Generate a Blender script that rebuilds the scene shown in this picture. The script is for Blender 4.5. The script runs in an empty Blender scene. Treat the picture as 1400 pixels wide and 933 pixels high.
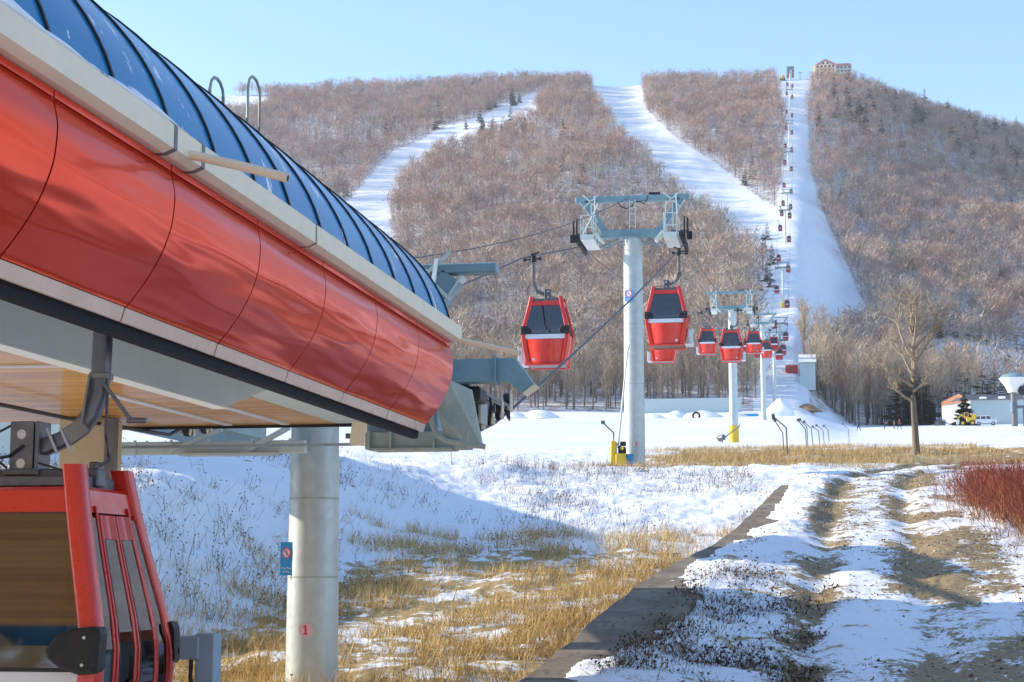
import bpy, math, random
import numpy as np
from mathutils import Vector, Matrix
random.seed(7)
RNG = np.random.default_rng(11)
SC = bpy.context.scene
COL = SC.collection
rad = math.radians

# ------------------------------------------------------------------ camera
FPX = 2400.0
PSI = rad(9.6)
PIT = math.atan(318.5 / FPX)
CF = np.array([-math.sin(PSI) * math.cos(PIT), math.cos(PSI) * math.cos(PIT), math.sin(PIT)])
CR = np.array([math.cos(PSI), math.sin(PSI), 0.0])
CU = np.cross(CR, CF)


def ray(x, y):
    return CR * (x - 700) / FPX - CU * (y - 466.5) / FPX + CF


def atX(x, y, X):
    d = ray(x, y); return d * X / d[0]


def atY(x, y, Y):
    d = ray(x, y); return d * Y / d[1]


def atD(x, y, D):
    d = ray(x, y); return d * D / math.hypot(d[0], d[1])


def proj(P):
    P = np.asarray(P, float)
    w = P @ CF
    return 700 + FPX * (P @ CR) / w, 466.5 - FPX * (P @ CU) / w


cd = bpy.data.cameras.new('camera')
cam = bpy.data.objects.new('camera', cd); COL.objects.link(cam)
cd.sensor_width = 36; cd.lens = FPX / 1400 * 36
cd.clip_start = 0.05; cd.clip_end = 8000
cam.rotation_euler = (math.pi / 2 + PIT, 0, PSI)
SC.camera = cam

# ------------------------------------------------------------------ noise
def _hash(ix, iy, s):
    n = (ix * 374761393 + iy * 668265263 + s * 1274126177) & 0xFFFFFFFF
    n = ((n ^ (n >> 13)) * 1274126177) & 0xFFFFFFFF
    return ((n ^ (n >> 16)) & 0xFFFF) / 65535.0


def vnoise(x, y, s=0):
    x = np.asarray(x, float); y = np.asarray(y, float)
    ix = np.floor(x).astype(np.int64); iy = np.floor(y).astype(np.int64)
    fx = x - ix; fy = y - iy
    fx = fx * fx * (3 - 2 * fx); fy = fy * fy * (3 - 2 * fy)
    a = _hash(ix, iy, s); b = _hash(ix + 1, iy, s); c = _hash(ix, iy + 1, s); d = _hash(ix + 1, iy + 1, s)
    return (a * (1 - fx) + b * fx) * (1 - fy) + (c * (1 - fx) + d * fx) * fy


def fbm(x, y, s=0, o=4):
    r = 0; a = .5; t = 0
    for i in range(o):
        r = r + a * vnoise(x * 2 ** i + 17.3 * i, y * 2 ** i - 9.1 * i, s + i); t += a; a *= .5
    return r / t


def sstep(a, b, x):
    t = np.clip((np.asarray(x, float) - a) / (b - a), 0, 1); return t * t * (3 - 2 * t)


def spline(xs, ys):
    xs = np.array(xs, float); ys = np.array(ys, float)
    h = np.diff(xs); dl = np.diff(ys) / h
    m = np.zeros(len(xs)); m[0] = dl[0]; m[-1] = dl[-1]
    for i in range(1, len(xs) - 1):
        m[i] = 0 if dl[i - 1] * dl[i] <= 0 else 2 * dl[i - 1] * dl[i] / (dl[i - 1] + dl[i])

    def f(x):
        x = np.clip(np.asarray(x, float), xs[0], xs[-1])
        i = np.clip(np.searchsorted(xs, x) - 1, 0, len(xs) - 2)
        t = (x - xs[i]) / h[i]
        return ((2 * t**3 - 3 * t**2 + 1) * ys[i] + (t**3 - 2 * t**2 + t) * h[i] * m[i]
                + (-2 * t**3 + 3 * t**2) * ys[i + 1] + (t**3 - t**2) * h[i] * m[i + 1])
    return f


# ------------------------------------------------------------------ object helpers
class MB:
    def __init__(s):
        s.v = []; s.f = []; s.m = []; s.mi = 0; s.sm = []; s.smooth = False

    def add(s, vs, fs):
        o = len(s.v)
        s.v += [tuple(float(c) for c in v) for v in vs]
        for f in fs:
            s.f.append([o + i for i in f]); s.m.append(s.mi); s.sm.append(s.smooth)
        return s

    def box(s, c, d, rot=None, bev=0.0):
        x, y, z = d[0] / 2, d[1] / 2, d[2] / 2
        if bev <= 0:
            vs = [(-x, -y, -z), (x, -y, -z), (x, y, -z), (-x, y, -z), (-x, -y, z), (x, -y, z), (x, y, z), (-x, y, z)]
            fs = [(0, 3, 2, 1), (4, 5, 6, 7), (0, 1, 5, 4), (1, 2, 6, 5), (2, 3, 7, 6), (3, 0, 4, 7)]
        else:
            b = min(bev, x * .9, y * .9, z * .9)
            vs = []; idx = {}
            for sx in (-1, 1):
                for sy in (-1, 1):
                    for sz in (-1, 1):
                        for k in range(3):
                            q = [sx * (x - b), sy * (y - b), sz * (z - b)]
                            q[k] = (sx * x, sy * y, sz * z)[k]
                            idx[(sx, sy, sz, k)] = len(vs); vs.append(tuple(q))
            fs = []
            for k in range(3):
                a, c2 = [i for i in range(3) if i != k]
                for sg in (-1, 1):
                    ring = []
                    for p, q in ((-1, -1), (1, -1), (1, 1), (-1, 1)):
                        sgn = [0, 0, 0]; sgn[k] = sg; sgn[a] = p; sgn[c2] = q
                        ring.append(idx[(*sgn, k)])
                    fl = (sg > 0) != (k == 1)
                    fs.append(ring if fl else ring[::-1])
            for k in range(3):
                a, c2 = [i for i in range(3) if i != k]
                for p in (-1, 1):
                    for q in (-1, 1):
                        s0 = [0, 0, 0]; s1 = [0, 0, 0]
                        s0[k] = -1; s1[k] = 1; s0[a] = s1[a] = p; s0[c2] = s1[c2] = q
                        r4 = [idx[(*s0, a)], idx[(*s1, a)], idx[(*s1, c2)], idx[(*s0, c2)]]
                        fs.append(r4)
            for sx in (-1, 1):
                for sy in (-1, 1):
                    for sz in (-1, 1):
                        fs.append([idx[(sx, sy, sz, k)] for k in range(3)])
            # orient outward
            va = np.array(vs); nf = []
            for f in fs:
                n = np.cross(va[f[1]] - va[f[0]], va[f[2]] - va[f[0]])
                nf.append(f if n @ va[list(f)].mean(0) > 0 else list(f)[::-1])
            fs = nf
        M = rot if rot is not None else Matrix.Identity(3)
        return s.add([tuple(M @ Vector(v) + Vector(c)) for v in vs], fs)

    def loft(s, rings, cap=True, closed=True):
        n = len(rings[0]); vs = [p for r in rings for p in r]; fs = []
        for i in range(len(rings) - 1):
            for j in range(n if closed else n - 1):
                k = (j + 1) % n
                fs.append((i * n + j, i * n + k, (i + 1) * n + k, (i + 1) * n + j))
        s.add(vs, fs)
        if cap:
            sm = s.smooth; s.smooth = False
            s.add(rings[0], [tuple(range(n))[::-1]]); s.add(rings[-1], [tuple(range(n))])
            s.smooth = sm
        return s

    def sweep(s, pts, prof, up=(0, 0, 1), cap=True):
        P = [Vector(p) for p in pts]; rings = []
        for i, p in enumerate(P):
            t = (P[min(i + 1, len(P) - 1)] - P[max(i - 1, 0)]).normalized()
            u = Vector(up)
            a = t.cross(u)
            if a.length < 1e-4: a = t.cross(Vector((1, 0, 0)))
            a.normalize(); b = a.cross(t)
            pr = prof(i / (len(P) - 1)) if callable(prof) else prof
            rings.append([tuple(p + a * q[0] + b * q[1]) for q in pr])
        return s.loft(rings, cap)

    def tube(s, pts, r, n=8, cap=True):
        sm = s.smooth; s.smooth = True
        rr = r if hasattr(r, '__len__') else None
        circ = lambda R: [(R * math.cos(2 * math.pi * k / n), R * math.sin(2 * math.pi * k / n)) for k in range(n)]
        m = len(pts) - 1
        if rr is None: s.sweep(pts, circ(r), cap=cap)
        else: s.sweep(pts, lambda t: circ(float(np.interp(t * m, range(m + 1), rr))), cap=cap)
        s.smooth = sm; return s

    def bar(s, p0, p1, w, h, up=(0, 0, 1)):
        return s.sweep([p0, p1], [(-w / 2, -h / 2), (w / 2, -h / 2), (w / 2, h / 2), (-w / 2, h / 2)], up)

    def prism(s, poly, p0, ex, ey, thick):
        """polygon (u,v) in the plane (ex,ey) at p0, extruded along ex x ey by thick"""
        ex = Vector(ex); ey = Vector(ey); n = ex.cross(ey).normalized(); p0 = Vector(p0)
        a = [tuple(p0 + ex * u + ey * v) for u, v in poly]
        b = [tuple(p0 + ex * u + ey * v + n * thick) for u, v in poly]
        return s.loft([a, b], True)

    def grid(s, f, us, vs_, thick=None, nrm=None):
        nu, nv = len(us), len(vs_)
        P = [tuple(f(u, v)) for u in us for v in vs_]
        fs = [(i * nv + j, (i + 1) * nv + j, (i + 1) * nv + j + 1, i * nv + j + 1) for i in range(nu - 1) for j in range(nv - 1)]
        s.add(P, fs)
        return s

    def sphere(s, c, r, n=10, m=6, sc=(1, 1, 1)):
        sm = s.smooth; s.smooth = True
        rings = []
        for i in range(m + 1):
            a = math.pi * (i + .02) / (m + .04)
            rings.append([(c[0] + sc[0] * r * math.sin(a) * math.cos(2 * math.pi * k / n), c[1] + sc[1] * r * math.sin(a) * math.sin(2 * math.pi * k / n), c[2] - sc[2] * r * math.cos(a)) for k in range(n)])
        s.loft(rings, True); s.smooth = sm; return s

    def mesh(s, name, mats, off=(0, 0, 0)):
        me = bpy.data.meshes.new(name)
        o = off
        me.from_pydata([(v[0] - o[0], v[1] - o[1], v[2] - o[2]) for v in s.v], [], s.f)
        for m in (mats if isinstance(mats, (list, tuple)) else [mats]): me.materials.append(m)
        me.polygons.foreach_set('material_index', s.m)
        me.polygons.foreach_set('use_smooth', s.sm)
        me.update(); return me

    def build(s, name, mats, parent=None, world=False):
        off = parent.location if (parent is not None and world) else (0, 0, 0)
        o = bpy.data.objects.new(name, s.mesh(name, mats, off)); COL.objects.link(o)
        if parent is not None: o.parent = parent
        return o


def tag(o, label=None, cat=None, group=None, kind=None):
    if label: o['label'] = label
    if cat: o['category'] = cat
    if group: o['group'] = group
    if kind: o['kind'] = kind
    return o


def thing(name, label, cat, loc=(0, 0, 0), rz=0, group=None):
    o = bpy.data.objects.new(name, None); COL.objects.link(o)
    o.empty_display_size = .2
    o.location = loc; o.rotation_euler = (0, 0, rz)
    return tag(o, label, cat, group)


def children(o): return [c for c in COL.objects if c.parent == o]


def copy_tree(o, parent=None, kids=None):
    c = o.copy(); COL.objects.link(c)
    if parent is not None: c.parent = parent
    for ch in list(o.children): copy_tree(ch, c)
    return c


def np_mesh(name, V, T, mat, attrs=None, smooth=False):
    """V (n,3), T (m,k) with k = 3 or 4"""
    me = bpy.data.meshes.new(name)
    k = T.shape[1]
    me.vertices.add(len(V)); me.vertices.foreach_set('co', np.ascontiguousarray(V, np.float32).ravel())
    me.loops.add(T.size); me.loops.foreach_set('vertex_index', np.ascontiguousarray(T, np.int32).ravel())
    me.polygons.add(len(T))
    me.polygons.foreach_set('loop_start', np.arange(0, T.size, k, dtype=np.int32))
    if smooth: me.polygons.foreach_set('use_smooth', np.ones(len(T), bool))
    for nm, a in (attrs or {}).items():
        if a.ndim == 1:
            at = me.attributes.new(nm, 'FLOAT', 'POINT'); at.data.foreach_set('value', np.ascontiguousarray(a, np.float32))
        else:
            at = me.attributes.new(nm, 'FLOAT_COLOR', 'POINT')
            c = np.ones((len(a), 4), np.float32); c[:, :3] = a; at.data.foreach_set('color', c.ravel())
    me.materials.append(mat)
    me.update(calc_edges=True); me.validate()
    return me


def np_obj(name, V, T, mat, attrs=None, smooth=False, parent=None):
    o = bpy.data.objects.new(name, np_mesh(name, V, T, mat, attrs, smooth)); COL.objects.link(o)
    if parent is not None: o.parent = parent
    return o


# ------------------------------------------------------------------ materials
class NT:
    def __init__(s, name):
        s.m = bpy.data.materials.new(name); s.m.use_nodes = True
        s.t = s.m.node_tree; s.b = s.t.nodes['Principled BSDF']; s.out = s.t.nodes['Material Output']

    def n(s, typ, **kw):
        nd = s.t.nodes.new(typ)
        for k, v in kw.items():
            if k.startswith('i_'):
                key = k[2:]
                key = int(key) if key.isdigit() else key.replace('_', ' ')
                s.set(nd.inputs[key], v)
            else: setattr(nd, k, v)
        return nd

    def set(s, inp, v):
        if hasattr(v, 'is_output') or isinstance(v, bpy.types.NodeSocket): s.t.links.new(v, inp)
        elif isinstance(v, (tuple, list)) and len(v) == 3 and inp.type == 'RGBA': inp.default_value = (*v, 1)
        else: inp.default_value = v

    def p(s, **kw):
        for k, v in kw.items(): s.set(s.b.inputs[k.replace('_', ' ')], v)
        return s

    def coord(s, which='Object'): return s.n('ShaderNodeTexCoord').outputs[which]

    def mapping(s, vec, scale=(1, 1, 1), rot=(0, 0, 0)):
        return s.n('ShaderNodeMapping', i_Vector=vec, i_Scale=scale, i_Rotation=rot).outputs[0]

    def noise(s, vec, scale=5, detail=4, rough=.55, out='Fac', dist=0):
        return s.n('ShaderNodeTexNoise', i_Vector=vec, i_Scale=scale, i_Detail=detail, i_Roughness=rough, i_Distortion=dist).outputs[out]

    def math(s, op, a, b=0.0, c=0.0, clamp=False):
        nd = s.n('ShaderNodeMath', operation=op, use_clamp=clamp)
        s.set(nd.inputs[0], a); s.set(nd.inputs[1], b); s.set(nd.inputs[2], c); return nd.outputs[0]

    def ramp(s, fac, stops):
        nd = s.n('ShaderNodeValToRGB'); s.set(nd.inputs[0], fac)
        el = nd.color_ramp.elements
        while len(el) < len(stops): el.new(.5)
        for e, (q, c) in zip(el, stops):
            e.position = q; e.color = (*c, 1) if len(c) == 3 else c
        return nd.outputs[0]

    def map(s, v, a, b, c=0.0, d=1.0):
        nd = s.n('ShaderNodeMapRange', interpolation_type='SMOOTHSTEP')
        for i, q in enumerate((v, a, b, c, d)): s.set(nd.inputs[i], q)
        return nd.outputs[0]

    def mix(s, f, a, b):
        nd = s.n('ShaderNodeMix', data_type='RGBA')
        s.set(nd.inputs[0], f); s.set(nd.inputs[6], a); s.set(nd.inputs[7], b); return nd.outputs[2]

    def bump(s, h, strength=.3, dist=.02):
        return s.n('ShaderNodeBump', i_Height=h, i_Strength=strength, i_Distance=dist).outputs[0]

    def attr(s, nm, out='Fac'): return s.n('ShaderNodeAttribute', attribute_name=nm).outputs[out]


def simple(name, col, rough=.5, metal=0.0, var=.12, scale=6, bump=0.0, coat=0.0, dirt=0.0, spec=.5):
    t = NT(name); c = t.coord()
    n1 = t.noise(c, scale, 5, .6)
    lo = tuple(q * (1 - var) for q in col); hi = tuple(min(1, q * (1 + var)) for q in col)
    colr = t.ramp(n1, [(.3, lo), (.7, hi)])
    if dirt:
        n2 = t.noise(t.mapping(c, (1, 1, .25)), scale * .7, 6, .7)
        colr = t.mix(t.map(n2, .52, .75, 0, dirt), colr, (.16, .13, .1))
    t.p(Base_Color=colr, Metallic=metal, Coat_Weight=coat, Specular_IOR_Level=spec)
    t.set(t.b.inputs['Roughness'], t.map(t.noise(c, scale * 2.3, 3), .3, .7, max(0, rough - .08), min(1, rough + .08)))
    if bump: t.p(Normal=t.bump(t.noise(c, scale * 5, 4), bump, .01))
    return t.m


M = {}
M['red'] = simple('red_paint', (.72, .035, .018), .32, var=.05, scale=3, coat=.5)
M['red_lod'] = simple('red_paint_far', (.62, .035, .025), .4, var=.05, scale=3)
M['white'] = simple('white_paint', (.74, .76, .8), .45, var=.04)
M['cream'] = simple('cream_paint', (.90, .76, .53), .45, var=.04, scale=3, dirt=.08)
M['pale'] = simple('pale_steel_paint', (.62, .70, .66), .4, var=.05, scale=2, dirt=.1)
M['girder'] = simple('pale_girder_paint', (.90, .92, .84), .4, var=.04, scale=2, dirt=.06)
M['lip'] = simple('beige_lip', (.74, .50, .36), .3, metal=.0, var=.05, scale=2)
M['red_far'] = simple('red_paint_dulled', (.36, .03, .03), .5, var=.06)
M['clamp'] = simple('brown_steel', (.25, .24, .22), .5, metal=.5, var=.15, scale=9)
M['branch'] = simple('pale_branch_bark', (.36, .29, .22), .9, var=.2, scale=5)
M['galv'] = simple('galvanised_steel', (.50, .56, .55), .45, metal=.35, var=.1, scale=5, dirt=.12)
M['teal'] = simple('grey_green_paint', (.20, .33, .37), .45, var=.12, scale=5, dirt=.15)
M['green'] = simple('weathered_green_grey_steel', (.36, .40, .34), .55, var=.14, scale=6, dirt=.25)
M['steel'] = simple('dark_steel', (.16, .16, .17), .45, metal=.5, var=.2, scale=9)
M['bright'] = simple('bright_steel', (.55, .55, .55), .35, metal=.8, var=.1, scale=9)
M['black'] = simple('black_rubber', (.015, .015, .016), .55, var=.2, scale=12)
M['beige'] = simple('beige_liner', (.56, .47, .30), .6, var=.06)
M['tin'] = simple('grey_blue_steel', (.30, .40, .48), .4, metal=.2, var=.08, scale=6, dirt=.1)
M['yellow'] = simple('yellow_paint', (.72, .48, .03), .45, var=.08, scale=5, dirt=.15)
M['blue'] = simple('blue_paint', (.04, .30, .62), .4, var=.06)
M['signblue'] = simple('sign_blue', (.02, .30, .66), .35, var=.03)
M['signwhite'] = simple('sign_white', (.85, .85, .85), .35, var=.02)
M['signred'] = simple('sign_red', (.75, .05, .12), .35, var=.02)
M['pink'] = simple('badge_pink', (.78, .50, .52), .45, var=.05)
M['magenta'] = simple('badge_magenta', (.62, .02, .14), .45, var=.04)
M['rope'] = simple('steel_rope', (.055, .055, .07), .5, metal=.4, var=.15, scale=30)
M['cable'] = simple('signal_cable', (.35, .35, .36), .5, var=.1)
M['snow'] = simple('snow_lump', (.86, .88, .91), .8, var=.03, scale=8, bump=.2)
M['asphaltbrick'] = simple('dark_roofing', (.10, .11, .13), .8, var=.2)
M['wallwarm'] = simple('warm_render', (.86, .68, .46), .8, var=.05)
M['wallcream'] = simple('cream_render', (.78, .74, .60), .8, var=.05)
M['wallwhite'] = simple('white_render', (.78, .76, .72), .8, var=.05)
M['wallgrey'] = simple('grey_blue_sheet_and_shade', (.50, .58, .58), .6, var=.06)  # sheeting colour, also used as painted shade on the gabled shed and hotel wing
M['redroof'] = simple('red_roof', (.55, .22, .20), .7, var=.1)
M['brick'] = simple('brick_red', (.45, .20, .12), .8, var=.15)
M['glassdark'] = simple('dark_window', (.03, .035, .045), .12, var=.1, coat=.3)
M['tyre'] = simple('tyre_rubber', (.02, .02, .02), .8)
M['dirtheap'] = simple('bare_earth', (.33, .20, .12), .95, var=.2, scale=1, bump=.3)
M['orange'] = simple('orange_paint', (.75, .30, .03), .45)
M['skin'] = simple('skin', (.55, .34, .25), .6)
M['clothdark'] = simple('dark_cloth', (.03, .04, .07), .85)
M['clothred'] = simple('red_cloth', (.35, .04, .05), .85)
M['clothbrown'] = simple('brown_cloth', (.16, .10, .07), .85)

# satin red station panels: painted metal that mirrors the field in streaks
t = NT('red_station_panel'); c = t.coord()
wv = t.noise(t.mapping(c, (1, .11, 1), (.14, 0, 0)), 3.0, 2, .45)
t.p(Base_Color=t.ramp(t.noise(c, 1.2, 3), [(.3, (.86, .055, .018)), (.7, (.93, .08, .026))]), Metallic=.55, Specular_IOR_Level=.12, Roughness=.16,
    Normal=t.bump(wv, .6, .10))
M['panel'] = t.m
# dome glazing: blue coated glass with specks of clinging snow
t = NT('blue_dome_glazing'); c = t.coord()
sn = t.noise(t.mapping(c, (1, 1.6, .55), (0, .5, 0)), 2.6, 9, .68)
sn2 = t.noise(c, .9, 2)
mask = t.map(t.math('ADD', sn, t.math('MULTIPLY', t.math('SUBTRACT', sn2, .5), .35)), .612, .632)
t.p(Base_Color=t.mix(mask, t.ramp(t.noise(c, .5, 2), [(.3, (.002, .16, .38)), (.7, (.004, .24, .48))]), (.82, .84, .88)), Coat_Weight=.0, Specular_IOR_Level=.3)
t.set(t.b.inputs['Roughness'], t.map(mask, 0, 1, .22, .8))
M['dome'] = t.m
# wooden soffit
t = NT('pine_boards'); c = t.coord()
yb = t.n('ShaderNodeSeparateXYZ', i_0=c).outputs[1]
bid = t.math('FLOOR', t.math('MULTIPLY', yb, 7.0))
fr = t.math('FRACT', t.math('MULTIPLY', yb, 7.0))
gap = t.math('LESS_THAN', fr, .07)
wn = t.n('ShaderNodeTexWhiteNoise', noise_dimensions='1D', i_W=bid).outputs['Value']
gr = t.noise(t.mapping(c, (1.2, 22, 22)), 2.2, 5, .65, dist=.4)
base = t.ramp(t.math('ADD', t.math('MULTIPLY', gr, .7), t.math('MULTIPLY', wn, .3)), [(.25, (.50, .19, .02)), (.55, (.82, .40, .055)), (.85, (.92, .55, .12))])
t.p(Base_Color=t.mix(gap, base, (.12, .05, .01)), Roughness=.35, Coat_Weight=.2)
M['wood'] = t.m
# brush seal
M['brush'] = simple('black_bristles', (.012, .012, .013), .9, var=.4, scale=60, bump=.6)


def glass(name, tint, ior=1.45):
    t = NT(name); t.t.nodes.remove(t.b)
    tr = t.n('ShaderNodeBsdfTransparent', i_Color=tint)
    gl = t.n('ShaderNodeBsdfGlossy', i_Color=(.9, .9, .9), i_Roughness=.03)
    fz = t.n('ShaderNodeFresnel', i_IOR=ior)
    f = t.math('ADD', fz.outputs[0], .06)
    mx = t.n('ShaderNodeMixShader', i_0=f, i_1=tr.outputs[0], i_2=gl.outputs[0])
    t.t.links.new(mx.outputs[0], t.out.inputs[0]); return t.m


M['glass'] = glass('tinted_cabin_glass', (.40, .37, .345), 1.8)
M['doorglass'] = glass('brown_door_glass', (.20, .15, .10), 1.42)

# tree / grass materials with a colour attribute per plant
def plantmat(name, rough=.9, transl=.0):
    t = NT(name)
    t.p(Base_Color=t.attr('tint', 'Color'), Roughness=rough, Specular_IOR_Level=.1)
    return t.m


M['twig'] = plantmat('bare_twigs')
M['grass'] = plantmat('dry_stems')
M['bark'] = simple('grey_bark', (.20, .165, .12), .95, var=.3, scale=7, bump=.5)
M['needle'] = plantmat('fir_needles')
# concrete wall
t = NT('worn_concrete'); c = t.coord()
n1 = t.noise(c, 1.3, 8, .7); n2 = t.noise(t.mapping(c, (2, .4, 2)), 4, 6, .7)
t.p(Base_Color=t.mix(t.map(n2, .5, .7), t.ramp(n1, [(.3, (.12, .095, .07)), (.55, (.23, .185, .135)), (.75, (.36, .29, .21))]), (.09, .075, .06)), Roughness=.95, Normal=t.bump(t.noise(c, 25, 8, .7), .7, .02))
M['concrete'] = t.m

# ------------------------------------------------------------------ terrain
G_mid = spline([0, 10, 20, 32, 52, 66, 90, 155, 260, 330, 420], [-1.5, -1.45, -1.23, .33, 2.8, 4.0, 6.2, 11.3, 22.4, 29.4, 40.5])
G_rgt = spline([0, 10, 20, 32, 52, 66, 90, 155, 260, 330, 400, 440], [-1.5, -1.45, -1.23, .33, 2.8, 4.0, 6.2, 11.2, 20.4, 26.6, 33.0, 38.5])
F_floor = spline([0, 17, 20, 22.5, 28, 34, 38, 46, 53, 56], [-2.7, -2.6, -1.75, -1.5, -.92, -.2, .42, 1.85, 2.85, 3.1])
QH = spline(np.array([0, 52, 100, 170, 270, 390, 550, 670, 820]) / 820., np.array([0, 7.5, 20.6, 40.6, 74.6, 118.6, 183.6, 235.6, 295.6]) / 295.6)
_ridge = [(-300, 130, 1300), (0, 125, 1280), (290, 131, 1250), (400, 129, 1230), (480, 123, 1220), (600, 120, 1200), (680, 113, 1180), (760, 115, 1150),
          (800, 113, 1140), (812, 118, 1140), (870, 119, 1140), (885, 114, 1140), (960, 112, 1150), (1040, 112, 1150), (1058, 108, 1150), (1108, 107, 1150),
          (1165, 112, 1160), (1200, 126, 1170), (1260, 148, 1180), (1310, 160, 1180), (1360, 176, 1200), (1400, 186, 1200), (1600, 232, 1200), (1900, 262, 1200)]
_ra = []; _rs = []; _rd = []
for x, y, D in _ridge:
    d = ray(x, y); h = math.hypot(d[0], d[1])
    _ra.append(math.atan2(d[0], d[1])); _rs.append(d[2] / h); _rd.append(D)
_aa = np.linspace(_ra[0], _ra[-1], 400)
_kw = np.exp(-(np.arange(-24, 25) / 5.0) ** 2); _kw /= _kw.sum()
_rs = np.convolve(np.pad(np.interp(_aa, _ra, _rs), 24, mode='edge'), _kw, 'valid')
_rd = np.convolve(np.pad(np.interp(_aa, _ra, _rd), 24, mode='edge'), _kw, 'valid')
_ra = _aa
_wall = [(705, 933, 20.0), (870, 800, 28.0), (985, 740, 35.0), (1045, 690, 44.0), (1078, 652, 53.0)]
_wp = [atD(x, y, D) for x, y, D in _wall]
wall_x = spline([-20] + [p[1] for p in _wp] + [70], [_wp[0][0] - 3.5] + [p[0] for p in _wp] + [_wp[-1][0] + 2.2])
_tr = [(1195, 933, 20), (1190, 760, 32), (1186, 700, 40), (1202, 662, 50), (1240, 645, 58), (1330, 634, 66), (1440, 626, 75)]
_tp = [atD(x, y, D) for x, y, D in _tr]
track_x = spline([0] + [p[1] for p in _tp], [_tp[0][0] - .1] + [p[0] for p in _tp])


def Gd(D, wr): return G_mid(D) * (1 - wr) + G_rgt(D) * wr


def terrain(X, Y, detail=True):
    X = np.asarray(X, float); Y = np.asarray(Y, float)
    D = np.hypot(X, Y); az = np.arctan2(X, Y)
    rel = np.abs((az + PSI + math.pi) % (2 * math.pi) - math.pi)
    wr = sstep(math.atan2(ray(1085, 580)[0], ray(1085, 580)[1]), math.atan2(ray(1180, 580)[0], ray(1180, 580)[1]), az)
    D0 = 330 + 80 * wr
    g = Gd(np.minimum(D, D0), wr)
    sr = np.interp(az, _ra, _rs); Dr = np.interp(az, _ra, _rd)
    z0 = Gd(D0, wr)
    q = np.clip((D - D0) / (Dr - D0), 0, 1)
    z = np.where(D > D0, z0 + (sr * Dr - z0) * QH(q) - np.maximum(D - Dr, 0) * .3, g)
    if detail:
        z = z + np.where(D > D0, (fbm(X / 90, Y / 90, 3, 3) - .5) * 26 * np.clip(q * 4, 0, 1) * (1 - q) ** .7 + (fbm(X / 13, Y / 16, 13, 3) - .5) * 1.5 * np.clip(q * 9, 0, 1), 0)
        z = z + (fbm(X / 22, Y / 22, 5, 3) - .5) * 1.0 * sstep(75, 130, D) * (1 - sstep(330, 400, D)) * sstep(.05, .2, rel * 0 + 1)
    back = sstep(rad(62), rad(95), rel)
    z = z * (1 - back) + (-1.5) * back
    z = z + np.clip((-Y - 10) / 24, 0, 1) * 26 * back
    # lower meadow left of the wall
    fl = F_floor(D)
    lb = sstep(-13.6, -8.6, X + (fbm(Y / 5, X / 5, 8, 2) - .5) * 1.2)
    plate = z + 1.05 * (1 - sstep(-9.5, -7.5, X)) * sstep(20, 28, D) * (1 - sstep(44, 60, D)) * (1 - back)
    m = lb * (X < wall_x(Y) + .45) * (1 - sstep(51, 54, D)) * (Y > -8)
    z = np.where(X < wall_x(Y) + .45, plate * (1 - m) + np.minimum(fl, plate) * m, z)
    if detail:
        nr = (D < 130)
        ww = wall_x(Y)
        # snow drifted over the wall's right shoulder
        drift = np.exp(-((X - ww - 1.3) / .7) ** 2) * (.10 + .22 * (fbm(X * 1.3, Y * 1.3, 21, 3) - .45)) * (X > ww + .45) * (1 - sstep(50, 56, D))
        tx = X - track_x(Y); on = np.exp(-(tx / 2.4) ** 2) * (Y > 2)
        rut = -(np.exp(-((tx - .82) / .28) ** 2) + np.exp(-((tx + .82) / .28) ** 2)) * .09 * (Y > 2)
        lump = (fbm(X * 1.2, Y * 1.2, 31, 4) - .5) * .20 + (fbm(X * 5, Y * 5, 37, 3) - .5) * .07
        soft = (fbm(X / 3.5, Y / 3.5, 41, 4) - .5) * .5
        z = z + np.where(nr, (drift + rut + lump * (1 - .45 * on) + soft * (1 - on * .7)) * (1 - sstep(80, 125, D)), 0)
    return z


def H(X, Y): return float(terrain(np.array([X]), np.array([Y]))[0])


def ground(x, y, dmin=15, dmax=1300):
    """where the sight line through a picture point meets the terrain"""
    d = ray(x, y); h = math.hypot(d[0], d[1])
    D = np.geomspace(dmin, dmax, 4000)
    diff = terrain(d[0] / h * D, d[1] / h * D, False) - d[2] / h * D
    i = np.argmax(diff >= 0) if (diff >= 0).any() else len(D) - 1
    P = np.array([d[0] / h * D[i], d[1] / h * D[i], 0]); P[2] = H(P[0], P[1]); return P


def in_poly(px, py, poly):
    r = np.zeros(np.shape(px), bool); n = len(poly)
    for i in range(n):
        x0, y0 = poly[i]; x1, y1 = poly[(i + 1) % n]
        if y0 == y1: continue
        c = ((y0 > py) != (y1 > py)) & (px < (x1 - x0) * (py - y0) / (y1 - y0) + x0)
        r ^= c
    return r


RUNS = [
    [(745, 122), (700, 137), (660, 158), (600, 177), (560, 199), (538, 206), (506, 240), (464, 290), (460, 355), (544, 352), (533, 305), (541, 268), (562, 238), (602, 208), (662, 192), (728, 160)],
    [(808, 100), (874, 100), (884, 150), (926, 190), (986, 228), (1040, 272), (1064, 284), (1062, 275), (1069, 230), (1073, 170), (1058, 100), (1112, 95), (1103, 160), (1108, 230), (1119, 270),
     (1129, 300), (1153, 350), (1178, 410), (1200, 455), (1150, 470), (1108, 500), (1108, 600), (1030, 600), (1032, 430), (1022, 400), (1050, 366), (1020, 345), (975, 300), (930, 272), (885, 225), (842, 178), (808, 135)],
    [(1240, 472), (1330, 474), (1420, 486), (1420, 530), (1330, 508), (1262, 492)],
    [(270, 128), (375, 134), (360, 152), (270, 168)],
    [(1350, 284), (1420, 288), (1420, 300), (1362, 300)],
]


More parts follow.
